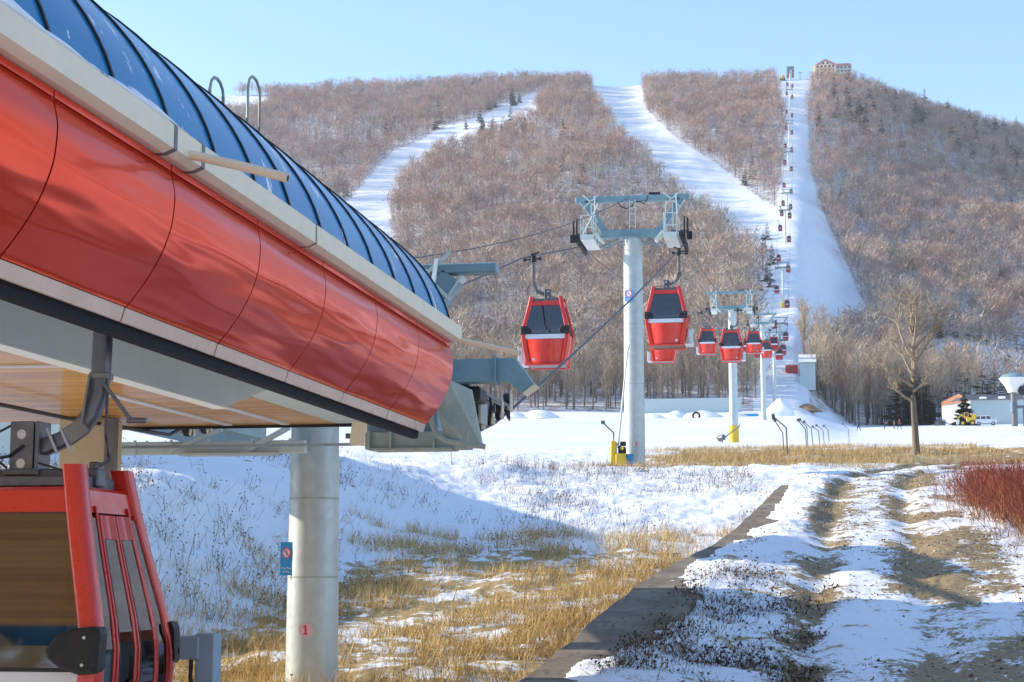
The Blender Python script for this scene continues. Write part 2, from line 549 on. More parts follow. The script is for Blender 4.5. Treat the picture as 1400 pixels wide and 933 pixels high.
def proj_np(X, Y, Z):
    w = X * CF[0] + Y * CF[1] + Z * CF[2]
    w = np.where(np.abs(w) < 1e-3, 1e-3, w)
    return (700 + FPX * (X * CR[0] + Y * CR[1]) / w, 466.5 - FPX * (X * CU[0] + Y * CU[1] + Z * CU[2]) / w, w)


def run_mask(X, Y, Z):
    px, py, w = proj_np(X, Y, Z)
    r = np.zeros(np.shape(px), bool)
    for p in RUNS: r |= in_poly(px, py, p)
    return r & (w > 0)


def foot(X, Y):
    az = np.arctan2(X, Y)
    wr = sstep(math.atan2(ray(1085, 580)[0], ray(1085, 580)[1]), math.atan2(ray(1180, 580)[0], ray(1180, 580)[1]), az)
    return 340 + 88 * wr


def build_ground():
    a0, a1 = rad(-29), rad(10)
    az = np.concatenate([np.linspace(-math.pi, rad(-60), 30, endpoint=False), np.linspace(rad(-60), a0, 50, endpoint=False), np.linspace(a0, a1, 520, endpoint=False),
                         np.linspace(a1, rad(45), 50, endpoint=False), np.linspace(rad(45), math.pi, 40, endpoint=False)])
    D = np.concatenate([np.linspace(1, 18, 30, endpoint=False), np.linspace(18, 62, 330, endpoint=False), np.geomspace(62, 420, 170, endpoint=False), np.linspace(420, 1330, 170, endpoint=False), np.linspace(1330, 1600, 6)])
    A, DD = np.meshgrid(az, D); X = (np.sin(A) * DD).ravel(); Y = (np.cos(A) * DD).ravel()
    Z = terrain(X, Y)
    na, nd = len(az), len(D)
    i = np.arange(nd - 1)[:, None] * na; j = np.arange(na)[None, :]; k = (j + 1) % na
    T = np.stack([i + j, i + k, i + na + k, i + na + j], -1).reshape(-1, 4)
    V = np.stack([X, Y, Z], 1)
    # centre cap
    V = np.vstack([V, [[0, 0, -1.5]]]); c = len(V) - 1
    jj = np.arange(0, na - 1, 2)
    Tc = np.stack([np.full(na // 2, c), (2 * np.arange(na // 2)) % na, (2 * np.arange(na // 2) + 1) % na, (2 * np.arange(na // 2) + 2) % na], 1)
    Tc = Tc[:, [0, 3, 2, 1]]
    T = np.vstack([T[:, ::-1], Tc])
    Dv = np.hypot(X, Y)
    ww = wall_x(Y); tx = X - track_x(Y)
    back = np.abs(np.arctan2(X, Y) + PSI)
    fw = (Y > 0)
    floor = (X < ww) * sstep(-10.5, -8.8, X) * sstep(17, 20, Dv) * (1 - sstep(37, 43, Dv))
    floor = floor * (Z < F_floor(Dv) + .35)
    lit = np.maximum(np.maximum(.60 * floor, .33 * (X < ww) * sstep(40, 44, Dv) * (1 - sstep(50, 53, Dv))), .36 * sstep(-9.2, -11, X) * (Dv < 60))
    px, py, w = proj_np(X, Y, Z)
    band = sstep(60, 64, Dv) * (1 - sstep(84, 98, Dv)) * sstep(-9, -5, X)
    lit = np.maximum(lit, .74 * band)
    lit = np.maximum(lit, (.50 * np.exp(-((X - ww - 2.2) / 1.6) ** 2)) * (Dv < 62) * (X > ww + .4))
    lit = np.maximum(lit, .40 * (X > ww + .4) * (Dv < 62) * fw)
    lit = np.maximum(lit, .36 * sstep(95, 105, Dv) * (1 - sstep(300, 330, Dv)) * (fbm(X / 30, Y / 6, 77, 3) > .54))
    lit = np.maximum(lit, .50 * sstep(9, 13, X) * (Dv < 62) + .66 * sstep(8, 12, -Y) * (Dv < 90))
    dirt = (np.exp(-((tx - .95) / .6) ** 2) * .95 + np.exp(-((tx + .85) / .42) ** 2) * .85 + .55 * np.exp(-((tx - 2.0) / .6) ** 2) + .35 * np.exp(-(tx / 3.0) ** 2)) * (Dv < 72) * fw
    dirt = dirt * (.45 + .65 * sstep(.36, .62, fbm(X / .8, Y / 1.8, 71, 3)))
    fo = (Dv > foot(X, Y)) & ~run_mask(X, Y, Z)
    at = {'litter': np.append(lit, 0), 'dirt': np.append(dirt, 0), 'forest': np.append(fo.astype(float), 0)}
    t = NT('snow_ground'); c = t.coord()
    n1 = t.noise(c, 1.7, 9, .68); n2 = t.noise(c, .45, 4); n3 = t.noise(c, 9, 8, .75)
    nn = t.math('ADD', t.math('MULTIPLY', n1, .65), t.math('ADD', t.math('MULTIPLY', n2, .2), t.math('MULTIPLY', n3, .15)))
    snow = t.ramp(t.noise(c, .3, 4), [(.3, (.80, .83, .87)), (.7, (.88, .90, .92))])
    grasscol = t.ramp(t.noise(c, 14, 5, .7), [(.3, (.22, .15, .065)), (.55, (.42, .30, .13)), (.8, (.56, .43, .21))])
    dirtcol = t.ramp(t.noise(c, 11, 6, .7), [(.3, (.14, .10, .06)), (.55, (.34, .25, .13)), (.8, (.50, .38, .20))])
    forcol = t.ramp(t.noise(c, .5, 6, .7), [(.30, (.22, .17, .14)), (.46, (.40, .34, .31)), (.56, (.78, .79, .82))])
    lm = t.map(t.math('ADD', nn, t.math('MULTIPLY', t.math('SUBTRACT', t.attr('litter'), .5), .5)), .505, .56)
    d1 = t.noise(t.mapping(c, (1, .8, 1)), 3.1, 8, .72); d2 = t.noise(c, 12, 5, .7)
    dd = t.math('ADD', t.math('MULTIPLY', d1, .6), t.math('MULTIPLY', d2, .4))
    dm = t.map(t.math('ADD', dd, t.math('MULTIPLY', t.math('SUBTRACT', t.attr('dirt'), .5), .25)), .52, .57)
    col = t.mix(lm, snow, grasscol); col = t.mix(dm, col, dirtcol); col = t.mix(t.attr('forest'), col, forcol)
    hgt = t.math('ADD', t.math('MULTIPLY', n1, .8), t.math('MULTIPLY', n3, .35))
    t.p(Base_Color=col, Roughness=.75, Specular_IOR_Level=.25, Normal=t.bump(hgt, .55, .09))
    o = np_obj('ground', V, T, t.m, at, True); tag(o, kind='structure', label='snowy meadow, frozen track and wooded mountain slope')
    return o


build_ground()

# ------------------------------------------------------------------ sky and sun
SUN_EL = rad(22); SUN_AZ = rad(-86)      # azimuth of the sun measured from +Y towards +X
w = bpy.data.worlds.new('World'); SC.world = w; w.use_nodes = True
wt = w.node_tree; bg = wt.nodes['Background']
sk = wt.nodes.new('ShaderNodeTexSky'); sk.sky_type = 'NISHITA'; sk.sun_disc = False
sk.sun_elevation = SUN_EL; sk.sun_rotation = SUN_AZ; sk.altitude = 600; sk.air_density = 1.0; sk.dust_density = .25; sk.ozone_density = 2.6
wt.links.new(sk.outputs[0], bg.inputs[0]); bg.inputs[1].default_value = .15
sd = bpy.data.lights.new('sun', 'SUN'); sun = bpy.data.objects.new('sun', sd); COL.objects.link(sun)
sd.energy = 3.6; sd.angle = rad(.5); sd.color = (1.0, .88, .70)
to_sun = Vector((math.sin(SUN_AZ) * math.cos(SUN_EL), math.cos(SUN_AZ) * math.cos(SUN_EL), math.sin(SUN_EL)))
sun.rotation_euler = to_sun.to_track_quat('Z', 'Y').to_euler()
SC.view_settings.view_transform = 'Standard'; SC.view_settings.look = 'None'
SC.view_settings.exposure = 1.15; SC.view_settings.gamma = 1
SC.render.engine = 'CYCLES'; SC.cycles.use_denoising = True
SC.cycles.max_bounces = 6; SC.cycles.transparent_max_bounces = 12

# ------------------------------------------------------------------ gondola cabins
HW = spline([.1, .6, 1.0, 1.2, 1.35, 1.6, 2.0, 2.45], [.66, .75, .815, .825, .81, .755, .66, .565])
HL = spline([.1, .4, .8, 1.1, 1.3, 1.6, 2.0, 2.45], [.62, .65, .68, .69, .67, .61, .53, .45])
ARM = .50
ROPE_H = 4.0
CS = .90


def cab_face(mb, sgn, x0, x1, z0, z1, off, nz=8, nx=2, thick=.02):
    """patch on the front or back of the cabin; x0,x1 are fractions of the half width"""
    zs = np.linspace(z0, z1, nz); xs = np.linspace(x0, x1, nx)
    rings = []
    for z in zs:
        hw = float(HW(z)); hl = float(HL(z)) + off
        o = [(u * hw, sgn * hl, z) for u in xs]; i = [(u * hw, sgn * (hl - thick), z) for u in xs[::-1]]
        rings.append(o + i)
    if sgn > 0: rings = [r[::-1] for r in rings]
    mb.loft(rings)


def cab_side(mb, sgn, y0, y1, z0, z1, off, nz=10, thick=.02):
    zs = np.linspace(z0, z1, nz); rings = []
    for z in zs:
        hw = float(HW(z)) + off; hl = float(HL(z))
        r = [(sgn * hw, y0 * hl, z), (sgn * hw, y1 * hl, z), (sgn * (hw - thick), y1 * hl, z), (sgn * (hw - thick), y0 * hl, z)]
        rings.append(r if sgn > 0 else r[::-1])
    mb.loft(rings)


def make_cabin():
    root = thing('gondola_cabin', 'x', 'gondola')
    P = lambda nm, mb, m, pa=root: mb.build(nm, m, pa)
    # corner posts
    zs = [.08, .3, .6, .9, 1.1, 1.2, 1.3, 1.45, 1.65, 1.9, 2.2, 2.47]
    for sx in (-1, 1):
        for sy in (-1, 1):
            mb = MB(); mb.smooth = True; rings = []
            for z in zs:
                hw, hl = float(HW(z)), float(HL(z)); b = .028
                x1, x0, y1, y0 = hw + .012, hw - .135, hl + .012, hl - .115
                r = [(x1 - b, y1), (x1 - b * .3, y1 - b * .3), (x1, y1 - b), (x1, y0 + b), (x1 - b * .3, y0 + b * .3), (x1 - b, y0), (x0 + b, y0), (x0 + b * .3, y0 + b * .3), (x0, y0 + b), (x0, y1 - b), (x0 + b * .3, y1 - b * .3), (x0 + b, y1)]
                r = [(sx * a, sy * c, z) for a, c in r]
                rings.append(r[::-1] if sx * sy > 0 else r)
            mb.loft(rings); P('corner_post', mb, M['red'])
    for sg in (-1, 1):
        k = .84
        mb = MB(); cab_face(mb, sg, -k, k, 1.15, 2.16, -.045, thick=.008); P('end_window', mb, M['glass'])
        mb = MB(); cab_face(mb, sg, -k, k, 2.155, 2.30, -.02, 3, thick=.05); P('header_rail', mb, M['red'])
        mb = MB(); cab_face(mb, sg, -.82, .82, 2.00, 2.15, -.075, 3, thick=.02); P('inner_trim', mb, M['beige'])
        mb = MB(); cab_face(mb, sg, .70, .82, 1.0, 2.0, -.09, 6, thick=.02); P('inner_trim', mb, M['beige'])
        mb = MB(); cab_face(mb, sg, -k, k, 1.13, 1.155, -.016, 2, thick=.03); P('window_seal', mb, M['black'])
        mb = MB(); cab_face(mb, sg, -k, k, 0.97, 1.135, -.022, 4, thick=.03); P('white_band', mb, M['white'])
        mb = MB(); mb.smooth = True; cab_face(mb, sg, -k, k, .13, .96, -.012, 8, thick=.04); P('lower_panel', mb, M['red'])
        mb = MB(); cab_face(mb, sg, .52, .66, .22, .30, -.006, 2, thick=.02); P('small_plate', mb, M['white'])
        mb = MB(); mb.tube([(-.70, sg * .62, .10), (-.4, sg * .655, .085), (.4, sg * .655, .085), (.70, sg * .62, .10)], .045, 10); P('bumper_bar', mb, M['red'])
        for sx in (-1, 1):
            pts = [(-.30, .02), (-.25, .10), (-.13, .155), (0, .17), (.045, .16), (.06, .12), (.06, -.09), (.04, -.125), (-.06, -.135), (-.20, -.09), (-.28, -.03)]
            z0 = 1.25; mb = MB()
            f = [(sx * (.79 + u), sg * (float(HL(z0 + v)) + .055), z0 + v) for u, v in pts]
            b = [(sx * (.79 + u), sg * (float(HL(z0 + v)) - .06), z0 + v) for u, v in pts]
            c = [(sx * (.77 + u * .86), sg * (float(HL(z0 + v)) + .07), z0 + v * .86) for u, v in pts]
            mb.loft([b, f, c] if sx * sg > 0 else [b[::-1], f[::-1], c[::-1]])
            pad = P('corner_bumper', mb, M['black'])
            mb = MB()
            for u, v in ((-.02, .1), (-.02, -.07)):
                mb.tube([(sx * (.77 + u), sg * (float(HL(z0 + v)) + .06), z0 + v), (sx * (.77 + u), sg * (float(HL(z0 + v)) + .076), z0 + v)], .011, 8)
            P('screw', mb, M['bright'], pad)
    # interior: seats, roof, floor, pole
    mb = MB(); mb.box((0, 0, .12), (1.26, 1.06, .07)); P('floor', mb, M['steel'])
    mb = MB(); mb.box((0, 0, 2.30), (1.10, .78, .05), bev=.02); P('roof', mb, M['red'])
    mb = MB()
    for sx in (-1, 1):
        mb.box((sx * .52, 0, .58), (.34, .92, .07), bev=.02); mb.box((sx * .52, 0, .35), (.25, .85, .4)); mb.box((sx * .66, 0, .86), (.05, .9, .48), bev=.02)
    P('bench', mb, M['steel'])
    # plain side (-x)
    mb = MB(); cab_side(mb, -1, -.78, .78, 1.10, 2.16, -.04, thick=.008); P('side_window', mb, M['glass'])
    mb = MB(); mb.smooth = True; cab_side(mb, -1, -.8, .8, .13, 1.1, -.012, thick=.04); P('side_panel', mb, M['red'])
    mb = MB(); cab_side(mb, -1, -.8, .8, 2.155, 2.30, -.02, 3, thick=.05); P('side_header', mb, M['red'])
    # door side (+x): narrow fixed panes, two leaves
    for a, b in ((-.86, -.59), (.59, .86)):
        mb = MB(); cab_side(mb, 1, a, b, .2, 2.12, -.010, thick=.008); P('fixed_pane', mb, M['doorglass'])
    mb = MB(); cab_side(mb, 1, -.8, .8, 2.155, 2.30, -.02, 3, thick=.05); cab_side(mb, 1, -.8, .8, .12, .2, -.012, 3, thick=.05)
    mb.smooth = True
    for a, b in ((-.585, -.54), (.54, .585)): cab_side(mb, 1, a, b, .13, 2.2, -.002, 12, thick=.015)
    P('door_frame', mb, M['red'])
    for a, b in ((-.52, -.02), (.02, .52)):
        mb = MB(); mb.smooth = True
        e = .06
        cab_side(mb, 1, a, a + e, .2, 2.14, .004, 12, thick=.012); cab_side(mb, 1, b - e, b, .2, 2.14, .004, 12, thick=.012)
        cab_side(mb, 1, a + e, b - e, 1.98, 2.14, .003, 3, thick=.012); cab_side(mb, 1, a + e, b - e, .2, .3, .003, 3, thick=.012)
        d = P('door', mb, M['red'])
        mb = MB(); cab_side(mb, 1, a + e, b - e, .3, 1.98, -.003, 12, thick=.008); P('door_pane', mb, M['doorglass'], d)
        mb = MB(); cab_side(mb, 1, a + e - .02, a + e,   .3, 1.98, .006, 12, thick=.008); P('gasket', mb, M['black'], d)
    # ski rack on the door side
    mb = MB()
    for y in (-.26, .26):
        mb.box((.93, y, .42), (.16, .05, .62), bev=.01); mb.box((.86, y, .13), (.3, .22, .06), bev=.01)
    mb.box((1.0, 0, .72), (.05, .62, .09), bev=.01); mb.box((1.0, 0, .22), (.05, .62, .08), bev=.01)
    P('ski_rack', mb, M['white'])
    # roof frame, suspension box, hanger arm, grip
    mb = MB(); mb.box((0, 0, 2.40), (1.06, .13, .13), bev=.012)
    for sy in (-1, 1): mb.box((0, sy * .27, 2.365), (1.0, .06, .07), bev=.01)
    for sx in (-1, 1): mb.box((sx * .46, 0, 2.365), (.07, .6, .09), bev=.01); mb.box((sx * .485, .0, 2.43), (.07, .1, .16), bev=.01)
    fr = P('roof_frame', mb, M['steel'])
    mb = MB(); mb.box((-.02, -.085, 2.60), (.17, .03, .38), bev=.006); mb.box((-.02, .085, 2.60), (.17, .03, .38), bev=.006); mb.box((.09, 0, 2.60), (.03, .2, .38), bev=.006)
    mb.box((-.02, 0, 2.44), (.24, .22, .05), bev=.01)
    sb = P('suspension_box', mb, M['steel'])
    for zz in (2.70, 2.50):
        mb = MB(); mb.tube([(-.02, -.103, zz), (-.02, .103, zz)], .033, 12); P('pivot_pin', mb, M['bright'], sb)
    pts = [(.0, 0, 2.60), (.12, 0, 2.62), (.24, 0, 2.665), (.36, 0, 2.74), (.44, 0, 2.84), (.485, 0, 2.97), (ARM, 0, 3.14), (ARM + .005, 0, 3.4), (ARM, 0, ROPE_H - .12)]
    mb = MB(); q = .055
    mb.smooth = True
    mb.sweep(pts, [(-q, -q * .8), (-q * .7, -q), (q * .7, -q), (q, -q * .8), (q, q * .8), (q * .7, q), (-q * .7, q), (-q, q * .8)], up=(0, 1, 0))
    arm = P('hanger_arm', mb, M['steel'])
    mb = MB(); mb.box((.36, -.065, 2.72), (.17, .02, .13), Matrix.Rotation(-.6, 3, 'Y'), bev=.01); mb.bar((.40, -.07, 2.76), (ARM - .05, -.07, 3.1), .03, .015); mb.box((ARM, 0, 3.1), (.135, .135, .05), bev=.01)
    P('clamp_plate', mb, M['clamp'], arm)
    for u in (.2, .3):
        mb = MB(); mb.tube([(u - .05, -.07, 2.74), (u + .03, -.07, 2.57)], .012, 6); P('clamp_bolt', mb, M['bright'], arm)
    mb = MB()
    RG = ROPE_H + .02
    mb.box((ARM - .01, 0, RG + -0.14), (.17, .26, .22), bev=.03); mb.box((ARM + .02, 0, RG + -0.01), (.12, .42, .07), bev=.02); mb.box((ARM + .16, 0, RG + -0.08), (.22, .06, .05), bev=.01)
    mb.tube([(ARM - .22, -.02, RG + -0.14), (ARM + .3, .02, RG + -0.17)], .022, 8); mb.tube([(ARM - .2, 0, RG + 0.10), (ARM + .05, 0, RG + 0.00)], .03, 8)
    mb.tube([(ARM + .3, -.03, RG + -0.17), (ARM + .3, .05, RG + -0.17)], .06, 10); mb.tube([(ARM - .22, -.05, RG + -0.14), (ARM - .22, .03, RG + -0.14)], .06, 10)
    P('rope_grip', mb, M['black'])
    mb = MB(); mb.tube([(ARM + .06, -.02, 3.12), (ARM + .06, -.03, 2.70), (ARM + .09, -.03, 2.52), (ARM - .02, -.03, 2.46)], .014, 6); mb.bar((ARM + .04, -.05, 3.05), (ARM + .24, -.05, 2.80), .035, .02); mb.tube([(ARM + .22, -.05, 2.79), (ARM + .36, -.05, 2.785)], .02, 8); P('lock_lever', mb, M['steel'])
    mb = MB(); mb.tube([(.52, -.42, 2.40), (.30, -.3, 2.46), (.12, -.12, 2.50)], .008, 6); mb.tube([(-.6, -.40, 2.46), (-.35, -.2, 2.50), (-.1, -.11, 2.55), (0, -.11, 2.62)], .012, 6)
    mb.tube([(-.12, -.1, 2.47), (-.24, -.1, 2.56), (-.22, -.1, 2.70), (-.1, -.1, 2.76)], .009, 6)
    P('cable', mb, M['black'])
    return root


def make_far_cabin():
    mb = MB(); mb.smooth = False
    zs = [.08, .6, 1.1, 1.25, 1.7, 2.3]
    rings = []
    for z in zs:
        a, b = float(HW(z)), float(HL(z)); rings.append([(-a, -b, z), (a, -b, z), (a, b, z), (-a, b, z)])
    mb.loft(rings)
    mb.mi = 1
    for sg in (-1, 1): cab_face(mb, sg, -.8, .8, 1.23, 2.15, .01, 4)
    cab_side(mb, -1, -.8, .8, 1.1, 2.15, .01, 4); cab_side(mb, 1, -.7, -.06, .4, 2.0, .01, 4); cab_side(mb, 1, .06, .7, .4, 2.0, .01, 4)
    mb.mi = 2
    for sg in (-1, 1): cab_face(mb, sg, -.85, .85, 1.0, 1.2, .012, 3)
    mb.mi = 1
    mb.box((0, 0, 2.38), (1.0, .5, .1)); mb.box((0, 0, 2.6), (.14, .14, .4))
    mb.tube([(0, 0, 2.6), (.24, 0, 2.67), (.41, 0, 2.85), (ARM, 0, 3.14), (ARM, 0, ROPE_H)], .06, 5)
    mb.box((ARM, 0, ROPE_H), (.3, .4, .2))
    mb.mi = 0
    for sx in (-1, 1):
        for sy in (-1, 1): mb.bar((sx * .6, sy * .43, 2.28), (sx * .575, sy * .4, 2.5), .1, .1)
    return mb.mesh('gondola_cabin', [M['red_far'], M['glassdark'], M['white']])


# ------------------------------------------------------------------ lift line: towers, ropes
AX = -6.44; GA = 1.97
XR, XL = AX + GA, AX - GA
# name, Y, column top above base, number
def base_at(Y): return H(AX, Y)


TOW = []   # (Y, base z, rope z)
TOW.append([22.45, -1.45, 2.52])
TOW.append([65.7, 3.93, 12.75])
TOW.append([155.0, base_at(155), 23.3])
TOW.append([262.0, base_at(262), 37.0])
TOW.append([352.0, base_at(352), 46.5])
TOW.append([432.0, base_at(432), 61.0])
for Y in (515, 615, 715, 810, 900, 1000, 1085):
    b = base_at(Y); TOW.append([Y, b, b + 12.0])
TOP_Y = 1148.0
_ry = [13.0, 22.3, 23.4, 24.9, 26.4] + [q[0] for q in TOW[1:]] + [TOP_Y]
_rz = [1.76, 1.79, 1.90, 2.16, 2.50] + [q[2] - (.32 if q[0] < 70 else 0) for q in TOW[1:]] + [H(AX, TOP_Y) + 6.5]


def rope_z(Y, side=1):
    i = int(np.clip(np.searchsorted(_ry, Y) - 1, 0, len(_ry) - 2))
    t = (Y - _ry[i]) / (_ry[i + 1] - _ry[i])
    sag = .0125 * (_ry[i + 1] - _ry[i]) * (_ry[i] > 27) + .12 * (26 < _ry[i] < 27)
    up = 0 if side > 0 else .75 * float(np.interp(Y, [22, 26.4, 52, 65.7], [0, 1, .95, 0]))
    return _rz[i] * (1 - t) + _rz[i + 1] * t - 4 * sag * t * (1 - t) + up


def rope_pts(X):
    ys = []
    for a, b in zip(_ry[:-1], _ry[1:]): ys += list(np.linspace(a, b, 14 if b - a > 10 else 3, endpoint=False))
    ys.append(_ry[-1]); return [(X, y, rope_z(y, 1 if X > AX else -1)) for y in ys]


mb = MB(); mb.tube(rope_pts(XR), .024, 6); tag(mb.build('haul_rope', M['rope']), 'dark steel haul rope rising from the station sheaves along the right side of the towers', 'cable')
mb = MB(); mb.tube(rope_pts(XL), .024, 6); tag(mb.build('haul_rope', M['rope']), 'dark steel haul rope along the left side of the towers', 'cable')


def text_mesh(mb, s, size, c, ex, ey, thick=.004):
    cu = bpy.data.curves.new('t', 'FONT'); cu.body = s; cu.size = size; cu.align_x = 'CENTER'; cu.align_y = 'CENTER'; cu.extrude = thick / size * size / 2; cu.offset = .03 * size
    o = bpy.data.objects.new('t', cu); COL.objects.link(o)
    dg = bpy.context.evaluated_depsgraph_get(); me = bpy.data.meshes.new_from_object(o.evaluated_get(dg))
    ex = Vector(ex).normalized(); ey = Vector(ey).normalized(); n = ex.cross(ey)
    mb.add([tuple(Vector(c) + ex * v.co.x + ey * v.co.y + n * v.co.z) for v in me.vertices], [tuple(p.vertices) for p in me.polygons])
    bpy.data.objects.remove(o); bpy.data.curves.remove(cu); bpy.data.meshes.remove(me)


def make_tower(Y, zb, zr, label, num=None, detail=True, group='lift towers'):
    root = thing('lift_tower', label, 'lift tower', (AX, Y, zb), 0, group)
    h = zr - zb - .05        # height of the main crossarm underside
    r0, r1 = (.395, .36) if detail else (.34, .28)
    if num == '1': r0, r1 = .345, .31
    mb = MB(); n = 40 if detail else 10
    zs = [0] + [h * t for t in (.25, .5, .75, 1)]
    mb.tube([(0, 0, z - (.6 if z == 0 else 0)) for z in zs], list(np.linspace(r0, r1, 5)), n)
    colm = mb.build('column', M['galv'], root)
    if detail:
        for z in (h * .36, h * .62):
            rr = r0 + (r1 - r0) * z / h + .004
            mb = MB(); mb.tube([(0, 0, z - .008), (0, 0, z + .008)], rr, n); mb.build('weld_seam', M['green'], colm)
    mb = MB()
    mb.box((0, 0, h + .16), (2.5, .34, .32), bev=.02)
    if detail:
        for sx in (-1, 1):
            mb.bar((sx * .1, 0, h - .02), (sx * 1.1, 0, h - .38), .05, .05); mb.bar((sx * .55, .12, h), (sx * 1.25, .12, h - .3), .05, .05)
        mb.box((0, 0, h - .01), (.9, .9, .03), bev=.01)
    mb.build('crossarm', M['teal'], root)
    mb = MB()
    mb.box((0, 0, h + 1.52), (4.35 if num != '1' else 4.9, .26, .24 if num != '1' else .13), bev=.015)
    for sx in (-1, 1): mb.bar((sx * 1.02, 0, h + .2), (sx * 1.85, 0, h + 1.42), .28, .26, up=(0, 1, 0))
    mb.build('upper_beam', M['teal'], root)
    if detail:
        for sx in (-1, 1):
            mb = MB(); mb.bar((sx * 1.17, -.005, h + .2), (sx * 2.0, -.005, h + 1.42), .03, .27, up=(0, 1, 0)); mb.build('beam_flange', M['pale'], root)
        # catwalks with rails
        for sx in (-1, 1):
            mb = MB(); x = sx * 1.55
            mb.box((x, -.55, h - .30), (.5, 2.2, .05)); mb.box((x, -1.66, h - .22), (.5, .03, .18))
            for yy in (-1.64, -.9, -.1):
                for xx in (-.24, .24): mb.bar((x + xx, yy, h - .3), (x + xx, yy, h + .62), .035, .035)
            for zz in (.14, .6):
                for xx in (-.24, .24): mb.bar((x + xx, -1.64, h + zz), (x + xx, .5, h + zz), .03, .03)
                mb.bar((x - .24, -1.64, h + zz), (x + .24, -1.64, h + zz), .03, .03)
            mb.bar((x - .24, -1.64, h - .28), (x - sx * .25, -.2, h + 1.35), .03, .03); mb.bar((x + .24, -1.3, h + .6), (x + .12, -.2, h + 1.62), .05, .05)
            mb.bar((x - .35, -.2, h + 1.7), (x + .3, -.2, h + 1.1), .05, .05); mb.bar((x - .35, -.2, h + 1.15), (x + .3, -.2, h + 1.72), .04, .04)
            mb.bar((x, -.2, h + .3), (x - .02, -.2, h + 1.5), .05, .05)
            mb.box((x - sx * .42, -1.3, h - .22), (.10, .5, .46), Matrix.Rotation(sx * .7, 3, 'Y'))
            mb.build('catwalk', M['pale'], root)
        mb = MB()
        for xx in (-.1, .12): mb.bar((xx, -.2, h + .32), (xx, -.2, h + 1.45), .025, .025)
        for k in range(5): mb.bar((-.1, -.2, h + .42 + k * .24), (.12, -.2, h + .42 + k * .24), .02, .02)
        mb.build('ladder', M['pale'], root)
        mb = MB()
        mb.tube([(-.55, -.15, h + 1.38), (-.42, -.16, h + 1.2), (-.2, -.16, h + 1.12), (0, -.16, h + 1.2), (.08, -.15, h + 1.36), (.35, -.15, h + 1.38), (.45, -.15, h + 1.28), (.55, -.15, h + 1.4), (.6, -.15, h + 1.6)], .022, 6)
        mb.box((.85, -.05, h + 1.70), (.42, .16, .06)); mb.build('cable_loop', M['black'], root)
        # sheave trains
        for sx in (-1, 1) if num != '1' else ():
            mb = MB(); x = sx * GA
            mb.box((x - sx * .12, 0, h - .1), (.07, 2.6, .16), bev=.02); mb.box((x - sx * .24, 0, h + .06), (.25, .16, .14)); mb.box((x - sx * .2, 0, h + .2), (.6, .14, .1))
            tr = mb.build('sheave_frame', M['steel'], root)
            for k in range(6):
                yy = -1.25 + k * .5
                mb = MB(); mb.tube([(x - .045, yy, h - .2), (x + .045, yy, h - .2)], .19, 14); mb.tube([(x - .06, yy, h - .2), (x + .06, yy, h - .2)], .06, 8)
                mb.build('sheave', M['black'], tr)
            mb = MB(); mb.box((x + sx * .18, -.9, h + .18), (.06, .1, .75)); mb.box((x + sx * .06, -.9, h + .2), (.05, .1, .8)); mb.box((x + sx * .24, -.7, h - .1), (.2, .1, .3)); mb.build('rope_catcher', M['black'], root)
    else:
        mb = MB()
        for sx in (-1, 1): mb.box((sx * GA, 0, h - .05), (.28, 2.4, .35)); mb.box((sx * 1.5, 0, h - .1), (.5, 1.6, .3))
        mb.box((0, 0, h - .08), (3.6, .16, .12))
        mb.build('sheave_train', M['steel'], root)
    if num:
        # round number badge on the camera-side of the column
        az = {'1': -.05, '2': .1}[num]; zz = {'1': .735, '2': .88}[num]; rb = {'1': .095, '2': .10}[num]
        rr = r0 + (r1 - r0) * zz / h + .012
        va = math.atan2(-AX, -Y) ; ang = va + {'1': -.22, '2': .1}[num]
        # direction from column to the viewer in the XY plane
        d = Vector((-AX, -Y, 0)).normalized(); ang = math.atan2(d.y, d.x) + {'1': -.25, '2': .15}[num]
        nrm = Vector((math.cos(ang), math.sin(ang), 0)); ex = Vector((0, 0, 1)).cross(nrm) ; ey = Vector((0, 0, 1))
        c0 = nrm * rr + Vector((0, 0, zz))
        mb = MB(); mb.prism([(rb * math.cos(2 * math.pi * k / 24), rb * math.sin(2 * math.pi * k / 24)) for k in range(24)], c0, ex, ey, .004)
        bd = mb.build('number_badge', M['pink'], colm)
        mb = MB(); 
        if num == '1': mb.prism([(u * rb, v * rb) for u, v in ((-.30, -.62), (.34, -.62), (.34, -.44), (.14, -.44), (.14, .64), (-.05, .64), (-.36, .42), (-.28, .26), (-.10, .36), (-.10, -.44), (-.30, -.44))], c0 + nrm * .005, ex, ey, .004)
        else: text_mesh(mb, num, rb * 1.6, c0 + nrm * .007, ex, ey, .004)
        mb.build('number', M['magenta'], bd)
    return root


